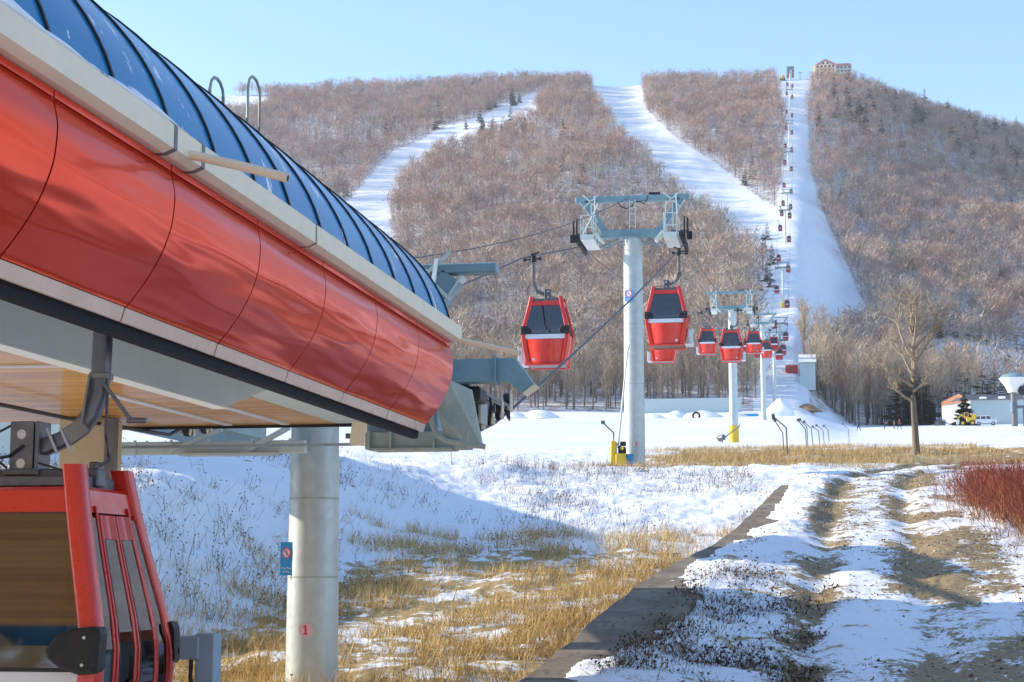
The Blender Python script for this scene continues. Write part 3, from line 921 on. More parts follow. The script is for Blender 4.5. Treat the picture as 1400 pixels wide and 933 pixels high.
def make_sign(label, c, nrm, w_, h_):
    """blue no-climbing plate: red ring and slash with two lines of white characters"""
    nrm = Vector(nrm).normalized(); ey = Vector((0, 0, 1)); ex = ey.cross(nrm); c = Vector(c)
    root = thing('warning_sign', label, 'sign', tuple(c))
    mb = MB(); mb.prism([(-w_ / 2, -h_ / 2), (w_ / 2, -h_ / 2), (w_ / 2, h_ / 2), (-w_ / 2, h_ / 2)], -nrm * .012, ex, ey, .012); mb.build('plate', M['signblue'], root)
    cy = h_ * .17; R = w_ * .36; o = nrm * .003
    mb = MB(); mb.prism([(R * math.cos(a), cy + R * 1.1 * math.sin(a)) for a in np.linspace(0, 2 * math.pi, 28, endpoint=False)], o - nrm * .002, ex, ey, .002); mb.build('disc', M['signwhite'], root)
    mb = MB(); ao = np.linspace(0, 2 * math.pi, 29)
    for a, b in zip(ao[:-1], ao[1:]):
        q = [(R * math.cos(a), R * 1.1 * math.sin(a)), (R * math.cos(b), R * 1.1 * math.sin(b)), (R * .78 * math.cos(b), R * .86 * math.sin(b)), (R * .78 * math.cos(a), R * .86 * math.sin(a))]
        mb.prism([(u, v + cy) for u, v in q], o, ex, ey, .003)
    mb.prism([(u, v + cy) for u, v in ((-R * .62, R * .5), (-R * .5, R * .66), (R * .62, -R * .5), (R * .5, -R * .66))][::-1], o + nrm * .001, ex, ey, .003); mb.build('red_ring', M['signred'], root)
    mb = MB()
    mb.prism([(u, v + cy) for u, v in ((-R * .1, R * .55), (R * .1, R * .55), (R * .16, R * .1), (R * .1, -R * .6), (-R * .12, -R * .6), (-R * .16, R * .1))][::-1], o - nrm * .0005, ex, ey, .002); mb.build('climber_mark', M['signblue'], root)
    mb = MB(); rr = random.Random(5)
    for row, nch, sz in ((-h_ * .285, 6, .115), (-h_ * .40, 4, .12)):
        for k in range(nch):
            x0 = (k - (nch - 1) / 2) * sz * 1.2 * w_ ; s = sz * w_ * .5
            for j in range(5):
                u = rr.uniform(-s, s) * .8; v = rr.uniform(-s, s) * .8
                d = (s * .9, s * .14) if j % 2 else (s * .14, s * .9)
                mb.prism([(x0 + u * .4 - d[0], row + v - d[1]), (x0 + u * .4 + d[0], row + v - d[1]), (x0 + u * .4 + d[0], row + v + d[1]), (x0 + u * .4 - d[0], row + v + d[1])], o + nrm * (.0004 * j), ex, ey, .002)
    mb.build('lettering', M['signwhite'], root)
    return root


tl = ['stout galvanised tower numbered 1 standing under the nose of the station', 'tall pale tower numbered 2 with a blue sign, beside the yellow hydrant',
      'slim tower with a yellow base, behind the second cabin up the right rope', 'thin tower where the straw band ends before the snow mound', 'thin tower rising behind the tall snow mound', 'tower at the foot of the run with cabins crowding its head']
for i, (Y, zb, zr) in enumerate(TOW):
    if i < 6: make_tower(Y, zb, zr, tl[i], {0: '1', 1: '2'}.get(i), i < 4)
    else:
        nm = ['first', 'second', 'third', 'fourth', 'fifth', 'sixth', 'seventh'][i - 6]
        make_tower(Y, zb, zr, f'small T-shaped tower on the white ski run, {nm} up from the lone yellow-footed mast' if i > 6 else 'T-shaped mast with a yellow foot low on the white ski run', None, False)
# yellow pads at two tower feet
mb = MB()
T2 = TOW[2]
for k in range(16):
    a0, a1 = 2 * math.pi * k / 16, 2 * math.pi * (k + 1) / 16
    q = lambda a, z: (AX + .43 * math.cos(a), T2[0] + .43 * math.sin(a), T2[1] + z)
    mb.add([q(a0, -.2), q(a1, -.2), q(a1, 1.6), q(a0, 1.6)], [(0, 1, 2, 3)])
tag(mb.build('tower_padding', M['yellow']), 'yellow crash padding wrapped round the foot of the slim tower', 'padding')
Tm = TOW[6]
mb = MB(); mb.box((AX, Tm[0] - .1, Tm[1] + .7), (1.4, 1.2, 1.8), bev=.2); tag(mb.build('tower_padding', M['yellow']), 'yellow crash pad at the foot of the mast low on the run', 'padding')

# signal cables between tower tops
mb = MB()
for i in range(len(TOW) - 1):
    a, b = TOW[i], TOW[i + 1]
    for k in range(10):
        t0, t1 = k / 10, (k + 1) / 10; s = .014 * (b[0] - a[0]) * 4
        p = lambda t: (AX - 2.1 + (1.9 if i == 0 else 0) * t * 1.0, a[0] + (b[0] - a[0]) * t, a[2] + 1.5 + (b[2] - a[2]) * t - s * t * (1 - t))
        mb.tube([p(t0), p(t1)], .013, 5)
tag(mb.build('signal_cable', M['rope']), 'thin dark cable running from the mast behind the station up to the tower tops', 'cable')
mb = MB()
for i in range(1, 4):
    a, b = TOW[i], TOW[i + 1]
    for X in (AX + 2.1, AX + 1.4):
        pts = []
        for k in range(11):
            t0 = k / 10; s = .02 * (b[0] - a[0]) * 4
            pts.append((X, a[0] + (b[0] - a[0]) * t0, a[2] + (1.5 if X > AX + 2 else .3) + (b[2] - a[2]) * t0 - s * t0 * (1 - t0)))
        mb.tube(pts, .014, 5)
tag(mb.build('guy_wire', M['cable']), 'pale slack wires hanging from the tower marked 2 to the slimmer towers behind', 'cable')

# cabins on the line
proto = make_cabin()
far_me = make_far_cabin()


def ordinal(n): return ['first', 'second', 'third', 'fourth', 'fifth', 'sixth', 'seventh', 'eighth', 'ninth', 'tenth', 'eleventh', 'twelfth', 'thirteenth', 'fourteenth', 'fifteenth', 'sixteenth', 'seventeenth', 'eighteenth', 'nineteenth', 'twentieth', 'twenty-first', 'twenty-second', 'twenty-third'][n]


def put_cabin(side, Y, label, first=False, z=None):
    """side +1: right rope, -1: left rope (cabin turned half round)"""
    X = (XR if side > 0 else XL); zz = (rope_z(Y, side) if z is None else z) - ROPE_H * CS
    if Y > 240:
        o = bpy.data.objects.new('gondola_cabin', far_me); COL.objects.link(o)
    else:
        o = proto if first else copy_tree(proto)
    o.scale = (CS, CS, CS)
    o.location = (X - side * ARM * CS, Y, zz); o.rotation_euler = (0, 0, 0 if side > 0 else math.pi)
    return tag(o, label, 'gondola', 'red gondola cabins on the lift')


NEAR = put_cabin(1, 9.35, 'large red gondola with brown glass doors, parked under the station roof', True, z=1.95)
NEAR.location = (-4.77, 10.25, -1.575)
rightY = [62.6, 116.5, 167] + [167 + 51.5 * k for k in range(1, 19)]
leftY = [53.8, 98.5, 143] + [143 + 50.5 * k for k in range(1, 20)]
RIGHT = []; LEFT = []
for side, ys, lst in ((1, rightY, RIGHT), (-1, leftY, LEFT)):
    for i, Y in enumerate(ys):
        if Y > 1140: continue
        sd_ = 'right' if side > 0 else 'left'
        if i == 0: lb = 'red gondola with two riders, hanging just right of the tower marked 2' if side > 0 else 'red gondola above the grey steel chute beyond the station nose'
        elif i == 1: lb = 'red gondola in front of the slim tower with the yellow base' if side > 0 else 'red gondola half hidden behind the one beside the tower marked 2'
        else:
            look = 'red gondola' if i < 5 else ('small red gondola' if i < 8 else 'tiny red gondola over the ski run')
            lb = f'{look}, {ordinal(i)} cabin up the {sd_}-hand rope from the station'
        lst.append(put_cabin(side, Y, lb))

# ------------------------------------------------------------------ valley station
ST = thing('lift_station', 'red and blue lift station with curved panels, glazed dome roof and timber ceiling', 'lift station', (AX, 10, -1.9))
SP = lambda nm, mb, m, pa=ST: mb.build(nm, m, pa, world=True) if pa is ST else mb.build(nm, m, pa)
YN = 17.543; PP = 1.613; Y0S = YN - 12 * PP
CX = -6.4


def cub(name_pts, n=18):
    f = [spline(range(len(name_pts)), [p[k] for p in name_pts]) for k in (0, 1)]
    return [(float(f[0](t)), float(f[1](t))) for t in np.linspace(0, len(name_pts) - 1, n)]


PROF = cub([(-3.605, 2.305), (-3.578, 2.16), (-3.588, 2.02), (-3.632, 1.87), (-3.702, 1.73), (-3.785, 1.61), (-3.852, 1.525)], 20)
def mir(p, sd): return p if sd > 0 else (2 * CX - p[0], p[1])


def sheet_y(mb, prof, y0, y1, th=.012, sd=1):
    """sheet following an (X,Z) profile between two stations along the line"""
    rings = []
    for y in (y0, y1):
        a = [(*mir(p, sd), y) for p in prof]; b = [(mir((p[0] - th, p[1] - th * .2), sd)[0], p[1] - th * .2, y) for p in prof[::-1]]
        rings.append([(q[0], q[2], q[1]) for q in a + b])
    if sd < 0: rings = [r[::-1] for r in rings]
    mb.loft(rings[::-1])


for sd in (1, -1):
    for k in range(12):
        y1 = YN - k * PP - .009; y0 = YN - (k + 1) * PP + .009
        if sd < 0: continue
        mb = MB(); mb.smooth = True; sheet_y(mb, PROF, y0, y1, .012, sd); SP('shell_panel', mb, M['panel'])
        mb = MB(); sheet_y(mb, [(-3.603, 2.352), (-3.603, 2.313)], y0, y1, .012, sd); SP('trim_strip', mb, M['panel'])
        mb = MB(); sheet_y(mb, [(-3.862, 1.52), (-3.885, 1.44)], y0 + .002, y1 - .002, .012, sd); SP('lip', mb, M['lip'])
    mb = MB(); sheet_y(mb, [(p[0] - .03, p[1]) for p in PROF if sd > 0 or p[1] > 1.95] + ([(-3.90, 1.45)] if sd > 0 else []), Y0S, YN - .02, .02, sd); SP('backing', mb, M['black'] if sd > 0 else M['teal'])
    # fascia gutter in lengths with dark joints
    ends = [YN + .06, 12.15, 9.72, 9.26, 4.2, Y0S]
    for a, b in zip(ends[:-1], ends[1:]):
        mb = MB()
        pr = [(-3.56, 2.36), (-3.50, 2.385), (-3.50, 2.52), (-3.53, 2.545), (-3.72, 2.545), (-3.72, 2.36)]
        rings = [[(mir(p, sd)[0], y, p[1]) for p in pr] for y in (b + .012, a - .012)]
        if sd < 0: rings = [r[::-1] for r in rings]
        mb.loft(rings); SP('fascia', mb, M['cream'])
        if a is not ends[0]:
            e = .026 if 9 < a < 10 else .012
            rj = [[(mir((-3.61 + (p[0] + 3.61) * 1.03, 0), sd)[0], y, 2.452 + (p[1] - 2.452) * 1.03) for p in pr] for y in (a - e, a + e)]
            mb = MB(); mb.loft(rj if sd > 0 else [r[::-1] for r in rj]); SP('fascia_joint', mb, M['steel'])
    if sd < 0: continue
    mb = MB(); sheet_y(mb, [(-3.92, 1.465), (-3.935, 1.375)], Y0S, YN - .05, .05, sd); br = SP('brush_seal', mb, M['brush'])
    # box girder with an undercut end
    xg0, xg1 = sorted((mir((-5.2, 0), sd)[0], mir((-5.28, 0), sd)[0]))
    poly = [(Y0S, 1.50), (15.2, 1.50), (16.6, 1.83), (16.6, 2.0), (Y0S, 2.0)]
    if sd < 0: continue
    mb = MB(); r = [[(x, y, z) for y, z in poly] for x in (xg0, xg1)]; mb.loft(r[::-1]); SP('girder', mb, M['girder'])
    mb = MB(); mb.box(((xg0 + xg1) / 2, (Y0S + 15.2) / 2, 1.49), (.15, 15.2 - Y0S, .016)); SP('girder_flange', mb, M['girder'])
# dome: glazing bays between ribs
ARC = [(CX + 2.80 * math.cos(a), 2.42 + 1.62 * math.sin(a)) for a in np.linspace(0.0, math.pi, 49)]
RB = PP / 2
TILT = .28
for k in range(24):
    y1 = YN - k * RB - .012; y0 = YN - (k + 1) * RB + .012
    mb = MB(); mb.smooth = True
    rings = []
    for y in (y0, y1):
        rings.append([(x, y - TILT * (z - 2.42), z) for x, z in ARC] + [(CX + (x - CX) * .992, y - TILT * (z - 2.42), 2.42 + (z - 2.42) * .992) for x, z in ARC[::-1]])
    mb.loft(rings[::-1]); SP('dome_glazing', mb, M['dome'])
for k in range(25):
    y = YN - k * RB
    mb = MB(); mb.sweep([(x, y - TILT * (z - 2.42), z) for x, z in ARC], [(-.013, -.012), (.013, -.012), (.013, .016), (-.013, .016)], up=(0, 1, 0)); SP('dome_rib', mb, M['black'])
mb = MB(); bulk = [(x, z) for x, z in ARC] + [(mir(p, -1)[0] + .03, p[1]) for p in PROF if p[1] > 1.95] + [(p[0] - .03, p[1]) for p in PROF[::-1] if p[1] > 1.95]
mb.loft([[(CX + (x - CX) * .985, y - TILT * max(z - 2.42, 0), 2.42 + (z - 2.42) * .985) for x, z in bulk] for y in (YN - .16, YN - .12)][::-1]); SP('nose_bulkhead', mb, M['teal'])
# snow lying along the gutter at the foot of the dome
for yc, ln, hh in ((7.6, 1.5, .055), (8.9, 1.3, .05), (10.4, .35, .02), (12.9, .35, .02), (14.6, .25, .02)):
    V = []; n = 40
    rings = []
    for i in range(n + 1):
        t = i / n; y = yc - ln / 2 + ln * t; e = math.sin(math.pi * t) ** .5
        g = hh * e * (.35 + 1.3 * float(vnoise(y * 9, 3.3, 5)))
        rings.append([(-3.525, y, 2.546), (-3.545 - .01 * g, y, 2.546 + g * .7), (-3.60, y, 2.548 + g * 1.25 + .01), (-3.66, y, 2.55 + g * 1.9), (-3.70, y, 2.546)])
    mb = MB(); mb.smooth = True; mb.loft(rings[::-1]); SP('snow_ridge', mb, M['snow'])
# spouts
for y, x1, z0, z1 in ((9.50, -2.91, 2.425, 2.25), (YN + .02, -2.885, 2.395, 2.235)):
    mb = MB(); mb.tube([(-3.56, y, z0), (-3.2, y, z0 + (z1 - z0) * .52), (x1, y, z1)], .028, 14); sp = SP('rain_spout', mb, M['cream'])
    mb = MB(); mb.tube([(x1 - .002, y, z1), (x1 + .001, y, z1 - .0008)], .021, 12); SP('spout_mouth', mb, M['black'])
# lifting hoops on the dome's shoulder
for px_, y0, y1 in ((346, 170, 105), (296, 128, 107)):
    a = Vector(atX(px_, y0 + 12, -4.28)); b = Vector(atX(px_, y1, -4.28)); zt = b.z; dy = .30
    mb = MB(); mb.tube([(a.x, a.y - dy / 2, a.z - .12), (a.x, a.y - dy / 2, zt - .12), (a.x, a.y - dy * .42, zt - .05), (a.x, a.y - dy * .22, zt - .01), (a.x, a.y, zt), (a.x, a.y + dy * .22, zt - .01), (a.x, a.y + dy * .42, zt - .05), (a.x, a.y + dy / 2, zt - .12), (a.x, a.y + dy / 2, a.z - .3)], .013, 8); SP('roof_hoop', mb, M['green'])
# ceiling
zs_ = 1.885
mb = MB(); poly = [(-5.9, 3.2), (-5.9, 21.5), (-8.7, 21.5), (-10.7, 20.1), (-10.7, 3.2)]
mb.loft([[(x, y, z) for x, y in poly] for z in (zs_, zs_ + .05)]); SP('timber_ceiling', mb, M['wood'])
mb = MB(); mb.loft([[(x, y, z) for x, y in [(-4.02, 3.2), (-4.02, 17.2), (-4.75, 19.5), (-5.2, 21.5), (-5.895, 21.5), (-5.895, 3.2)]] for z in (zs_ + .004, zs_ + .05)][::-1]); SP('ceiling_panel', mb, M['pale'])
mb = MB(); mb.box((-7.2, 21.54, zs_ + .0), (3.7, .05, .07)); SP('ceiling_edge', mb, M['black'])
for x0, y0, x1, y1 in ((-7.25, 17.4, -7.25, 21.3), (-6.5, 17.6, -6.5, 21.3)):
    mb = MB(); mb.bar((x0, y0, zs_ - .012), (x1, y1, zs_ - .012), .10, .02); SP('cover_strip', mb, M['white'])
mb = MB(); mb.bar((-10.6, 14.6, zs_ - .012), (-5.95, 15.0, zs_ - .012), .07, .02); SP('cover_strip', mb, M['white'])
# cross beams behind the ceiling
mb = MB(); mb.box((-7.65, 21.9, 1.63), (2.5, .12, .17), bev=.01); mb.box((-7.4, 21.82, 1.535), (1.3, .25, .03))
for x in (-8.7, -8.2, -7.7, -7.1, -6.6): mb.box((x, 21.83, 1.64), (.03, .03, .19))
mb.bar((-8.3, 21.8, 1.56), (-7.5, 21.8, 1.86), .05, .05); mb.bar((-7.2, 21.8, 1.56), (-6.6, 21.8, 1.88), .05, .07); SP('cross_beam', mb, M['pale'])
mb = MB(); mb.bar((-8.8, 21.2, 1.60), (-5.3, 21.2, 1.60), .035, .035); SP('rail', mb, M['tin'])
mb = MB(); mb.box((-5.42, 20.8, 1.70), (.19, .05, .29), Matrix.Rotation(.12, 3, 'Y'), bev=.008); SP('cover_plate', mb, M['cream'])
mb = MB(); mb.box((-5.56, 20.9, 1.68), (.08, .08, .06)); SP('junction_box', mb, M['steel'])
# second, square column behind the parked cabin
mb = MB(); mb.box((-8.62, 20.2, .1), (.62, .5, 3.55), bev=.03); SP('rear_column', mb, M['beige'])
mb = MB(); mb.box((-8.23, 19.9, .3), (.12, .12, 3.1)); SP('rear_stud', mb, M['steel'])
# out-run machinery below the nose
mb = MB(); mb.box((-4.2, 18.75, 1.44), (1.15, .3, .19), bev=.01); mb.box((-4.25, 18.75, 1.345), (.9, .4, .02))
for x in (-4.72, -4.48, -4.0): mb.box((x, 18.57, 1.44), (.025, .06, .2))
SP('channel_beam', mb, M['green'])
mb = MB(); mb.box((-4.62, 18.9, 1.62), (.35, .3, .17), bev=.01); SP('drive_box', mb, M['teal'])
mb = MB(); mb.box((-4.1, 18.9, 1.66), (.2, .3, .26), bev=.01); SP('drive_box', mb, M['teal'])
mb = MB(); mb.smooth = False
p = [(-3.93, 18.35, 2.02), (-3.80, 18.3, 2.07), (-3.60, 18.6, 1.98), (-3.50, 18.75, 1.36), (-3.58, 18.7, 1.35), (-3.86, 18.45, 1.62), (-3.95, 18.4, 1.78)]
mb.loft([p, [(x + .01, y + .04, z) for x, y, z in p]]); SP('deflector_plate', mb, M['green'])
mb = MB(); mb.tube([(-3.98, 18.3, 1.72), (-3.965, 18.3, 1.60), (-3.90, 18.3, 1.46), (-3.80, 18.3, 1.405), (-3.40, 18.4, 1.345)], .03, 10); SP('guide_tube', mb, M['green'])
mb = MB(); p = [(-3.90, 18.32, 1.70), (-3.70, 18.30, 1.52), (-3.62, 18.34, 1.37), (-3.82, 18.34, 1.40)]
mb.loft([p, [(x, y + .03, z) for x, y, z in p]]); SP('funnel_plate', mb, M['green'])
# added box, boom and far block hidden behind the dome, cast shade on the track
mb = MB(); mb.box((-9.5, 22.75, 3.55), (1.35, 10.3, 2.8), bev=.05); gal = SP('shade_caster', mb, M['teal'])
mb = MB(); mb.box((-8.815, 22.75, 4.1), (.03, 9.2, 1.0)); SP('shade_caster_pane', mb, M['glassdark'])
mb = MB(); mb.box((-9.5, 29.3, 4.35), (.12, 2.8, .12)); SP('shade_caster_boom', mb, M['steel'])
mb = MB(); mb.box((-9.5, 32.3, 4.15), (.4, 3.5, 1.55), bev=.03); SP('far_shade_caster', mb, M['teal'])  # second added block, there to shade a further strip of wall and track
# mast crossarm extension and hold-down sheaves of the first tower
T1 = [o for o in COL.objects if o.name == 'lift_tower'][0]
z1 = TOW[0][2] - .05 - TOW[0][1]
mb = MB(); mb.box((1.7, 0, z1 + .16), (1.5, .30, .30), bev=.015); mb.box((2.45, 0, z1 + .16), (.03, .4, .36), bev=.005)
mb.build('arm_extension', M['teal'], T1)
mb = MB(); p = [(2.47, z1 + .01), (2.60, z1 + .01), (2.80, z1 - .14), (2.95, z1 - .03), (2.70, z1 + .31), (2.47, z1 + .31)]
mb.loft([[(x, y, z) for x, z in p] for y in (-.14, .14)][::-1]); mb.build('bent_arm', M['teal'], T1)
mb = MB(); mb.bar((2.815, 0, z1 - .16), (2.97, 0, z1 - .045), .32, .03); mb.build('arm_tip', M['cream'], T1)
for sx in (1, -1):
    mb = MB(); x = sx * GA
    mb.box((x - .02, 2.0, z1 + .02), (.16, 3.4, .08), bev=.02); mb.box((x - .2, .85, z1 - .24), (.3, .9, .36), bev=.03); mb.box((x - .1, 2.1, z1 - .08), (.22, .9, .16), bev=.02); mb.tube([(x - .04, .85, z1 - .2), (x + .0, .85, z1 - .2)], .13, 14); mb.box((x, 1.6, z1 - .12), (.05, .9, .26)); mb.bar((x + .05, .4, z1 - .05), (x + .05, 3.4, z1 - .02), .02, .03)
    fr = mb.build('sheave_frame', M['steel'], T1)
    for k, yy in enumerate((.55, 1.25, 2.0, 2.75, 3.5)):
        zz = rope_z(22.45 + yy) - TOW[0][1] + .155
        mb = MB(); mb.tube([(x - .035, yy, zz), (x + .035, yy, zz)], .145, 18); mb.tube([(x - .06, yy, zz), (x + .06, yy, zz)], .05, 10); mb.build('sheave', M['black'], fr)
        mb = MB()
        for dx in (-.065, .065): mb.bar((x + dx, yy, zz - .02), (x + dx, yy + .02, z1 - .05), .02, .05, up=(0, 1, 0)); mb.bar((x + dx, yy - .09, zz - .13), (x + dx, yy, zz + .17), .02, .045); mb.bar((x + dx, yy + .09, zz - .13), (x + dx, yy, zz + .17), .02, .045)
        mb.build('sheave_fork', M['cream'], fr)
    mb = MB(); mb.box((x + .15, .75, z1 - .33), (.03, .5, .28)); mb.build('guard_plate', M['green'], fr)
    for yy in (.35, 1.6, 2.9):
        mb = MB(); mb.tube([(x + .09, yy, z1 - .02), (x + .10, yy + .1, z1 - .18), (x + .09, yy + .32, z1 - .2), (x + .07, yy + .4, z1 - .06)], .016, 6); mb.build('hose', M['black'], fr)
    mb = MB(); mb.box((x + .02, .35, z1 - .12), (.42, .5, .2), bev=.03); mb.tube([(x + .02, .08, z1 - .12), (x + .02, .1, z1 - .12)], .09, 12); mb.build('housing', M['black'], fr)

# blue plates on the two columns
c1 = atY(388, 764, 22.0); 
def on_column(Y, z, ang, rr, dx=0):
    d = Vector((-AX, -Y, 0)).normalized(); a = math.atan2(d.y, d.x) + ang
    return Vector((AX + math.cos(a) * rr, Y + math.sin(a) * rr, z)), Vector((math.cos(a), math.sin(a), 0))
cpos, cn = on_column(22.45, float(atY(388, 764, 22.15)[2]), -1.15, .38)
v = Vector((-cpos.x, -cpos.y, 0)).normalized()
make_sign('blue no-climbing sign fixed to the left edge of the column numbered 1', cpos, (v * .9 + cn * .5), .175, .43)
cpos, cn = on_column(65.7, float(atY(862, 405, 65.4)[2]), -.42, .40)
make_sign('small blue no-climbing sign high on the tower numbered 2', cpos, cn, .34, .44)
# platform bumper post beside the parked cabin
bp = thing('bumper_post', 'grey blue steel bumper post beside the parked gondola', 'post', (-3.76, 10.75, -2.6))
mb = MB(); mb.box((0, 0, 1.08), (.125, .14, 2.3), bev=.008); mb.build('post', M['tin'], bp)
mb = MB(); mb.box((-.10, 0, 2.14), (.13, .17, .145), bev=.008); mb.build('head', M['tin'], bp)
mb = MB(); mb.tube([(-.165, 0, 2.12), (-.195, 0, 2.12)], .022, 10); mb.build('buffer', M['black'], bp)
mb = MB(); mb.tube([(-.09, -.06, 2.07), (-.085, -.08, 1.95), (-.06, -.08, 1.88)], .014, 8); mb.build('hose', M['black'], bp)
# lodge beyond the station
def lodge():
    r = thing('lodge', 'cream walled lodge glimpsed behind the parked gondola', 'building', (-30, 42, 1.2))
    mb = MB(); mb.box((0, 0, 2.4), (19, 10, 6.0)); mb.build('wall', M['wallcream'], r)
    mb = MB(); mb.loft([[(-10, -5.4, 5.4), (-10, 5.4, 5.4), (-10, 0, 6.0)], [(9.7, -5.4, 5.4), (9.7, 5.4, 5.4), (9.7, 0, 6.0)]]); mb.build('roof', M['asphaltbrick'], r)
    for y in (-3, 0, 3):
        mb = MB(); mb.box((9.51, y, 3.6), (.06, 1.4, 1.3)); mb.build('window', M['glassdark'], r)
lodge()

# ------------------------------------------------------------------ concrete wall along the track
def wall():
    ys = np.linspace(6, 54, 160); rings = []
    top = lambda x, y: float(np.interp(y, [0, 20, 28, 35, 44, 54], [-1.25, -1.21, -.16, .68, 1.80, 2.95]))
    for i, y in enumerate(ys):
        x = float(wall_x(y)); z = top(x, y) + .02 + (float(vnoise(y * 1.1, 0, 9)) - .5) * .03
        w_ = 1.22 + (float(vnoise(y * .9, 5, 3)) - .5) * .1; e = (float(vnoise(y * 1.7, 2, 4)) - .5) * .05
        rings.append([(x + e, y, z - 2.2), (x + w_, y, z - 2.2), (x + w_, y, z - .04), (x + w_ - .05, y, z), (x + w_ * .5, y, z + .005), (x + .04 + e, y, z), (x + e, y, z - .04)])
    mb = MB(); mb.loft(rings[::-1]); o = mb.build('retaining_wall', M['concrete'])
    tag(o, 'long low worn concrete retaining wall between the meadow and the track', 'wall')
wall()

# ------------------------------------------------------------------ vegetation
def inst_mesh(Vt, Tt, pos, scale, rot, tint_t, tint):
    """many copies of one template in one mesh. Vt (v,3) Tt (f,k)"""
    n = len(pos); c, s = np.cos(rot), np.sin(rot)
    x = Vt[None, :, 0] * c[:, None] - Vt[None, :, 1] * s[:, None]; y = Vt[None, :, 0] * s[:, None] + Vt[None, :, 1] * c[:, None]
    V = np.stack([x * scale[:, None, 0] + pos[:, None, 0], y * scale[:, None, 0] + pos[:, None, 1], Vt[None, :, 2] * scale[:, None, 1] + pos[:, None, 2]], -1).reshape(-1, 3)
    T = (Tt[None] + (np.arange(n) * len(Vt))[:, None, None]).reshape(-1, Tt.shape[1])
    C = (tint[:, None, :] * tint_t[None, :, None]).reshape(-1, 3)
    return V, T, C


def slivers(P, Dn, L, Wd, rng):
    """thin triangles from P along unit Dn"""
    n = len(P); r = rng.normal(size=(n, 3)); s = np.cross(Dn, r); s /= np.linalg.norm(s, axis=1)[:, None] + 1e-9
    V = np.stack([P - s * Wd[:, None] / 2, P + s * Wd[:, None] / 2, P + Dn * L[:, None]], 1).reshape(-1, 3)
    return V, np.arange(3 * n).reshape(-1, 3)


def bare_template(rng, nt=95, ntr=1, lw=(.9, 2.2), ww=(.09, .2), h=1.0, spread=.32, low=.3):
    """unit height tree: trunk sliver(s) and upswept twigs; x,y in crown radii of about 1 for height 9"""
    t = rng.random(nt) ** .75; z = low + (1 - low) * .92 * t
    a = rng.random(nt) * 2 * np.pi; rr = np.sqrt(rng.random(nt)) * spread * np.sqrt(np.clip(1 - ((z - low - .25) / (1.02 - low - .2)) ** 2, .05, 1))
    P = np.stack([np.cos(a) * rr, np.sin(a) * rr, z], 1)
    d = np.stack([np.cos(a) * .8, np.sin(a) * .8, .5 + rng.random(nt) * .9], 1) + rng.normal(size=(nt, 3)) * .35
    d /= np.linalg.norm(d, axis=1)[:, None]
    L = rng.uniform(*lw, nt) / 9; W = rng.uniform(*ww, nt) / 9
    V, T = slivers(P - d * L[:, None] * .5, d, L, W, rng)
    tt = np.repeat(rng.uniform(.75, 1.3, nt), 3)
    # main limbs from the trunk
    nl = 9; a = rng.random(nl) * 2 * np.pi; z0 = rng.uniform(.22, .6, nl)
    P2 = np.stack([np.zeros(nl), np.zeros(nl), z0], 1); d2 = np.stack([np.cos(a) * .55, np.sin(a) * .55, np.ones(nl)], 1); d2 /= np.linalg.norm(d2, axis=1)[:, None]
    V2, T2 = slivers(P2, d2, rng.uniform(.3, .5, nl), np.full(nl, .016), rng)
    V3 = []; T3 = []
    for k in range(2):
        q = k * np.pi / 2; w_ = .013
        V3 += [(-w_ * np.cos(q), -w_ * np.sin(q), -.05), (w_ * np.cos(q), w_ * np.sin(q), -.05), (0, 0, .85)]; T3.append((3 * k, 3 * k + 1, 3 * k + 2))
    V3 = np.array(V3); T3 = np.array(T3)
    Vv = np.vstack([V, V2, V3]); Tt = np.vstack([T, T2 + len(V), T3 + len(V) + len(V2)])
    tt = np.concatenate([tt, np.full(len(V2), .8), np.full(len(V3), .95)])
    return Vv, Tt, tt


def fir_template(rng, n=130):
    z = rng.random(n) ** 1.15 * .93 + .05; a = rng.random(n) * 2 * np.pi
    R = (1.02 - z) * .30 * (.8 + .3 * np.sin(z * 38 + rng.random() * 6))
    d = np.stack([np.cos(a), np.sin(a), -.25 + z * .5 + rng.normal(size=n) * .12], 1); d /= np.linalg.norm(d, axis=1)[:, None]
    P = np.stack([np.cos(a) * R * .15, np.sin(a) * R * .15, z + .02], 1)
    s = np.cross(d, [0, 0, 1.0]); s /= np.linalg.norm(s, axis=1)[:, None]
    W = R * .75
    V = np.stack([P, P + d * R[:, None] * .6 + s * W[:, None] * .45 + [0, 0, -.01], P + d * R[:, None] * rng.uniform(.85, 1.15, n)[:, None], P + d * R[:, None] * .6 - s * W[:, None] * .45 + [0, 0, -.01]], 1).reshape(-1, 3)
    T = np.arange(4 * n).reshape(-1, 4); T = np.vstack([T[:, [0, 1, 2]], T[:, [0, 2, 3]]])
    V = np.vstack([V, [(-.012, 0, -.05), (.012, 0, -.05), (0, 0, .95)]]); T = np.vstack([T, [[4 * n, 4 * n + 1, 4 * n + 2]]])
    tt = np.concatenate([np.repeat(rng.uniform(.7, 1.35, n), 4), [1, 1, 1]])
    return V, T, tt


def scatter(n, rng, dlim=(335, 1260), pxr=(-40, 1440)):
    """points spread evenly over the slope in plan"""
    a0 = math.atan2(ray(pxr[0], 500)[0], ray(pxr[0], 500)[1]); a1 = math.atan2(ray(pxr[1], 500)[0], ray(pxr[1], 500)[1])
    D = np.sqrt(rng.uniform(dlim[0] ** 2, dlim[1] ** 2, n)); A = rng.uniform(a0, a1, n)
    return np.sin(A) * D, np.cos(A) * D


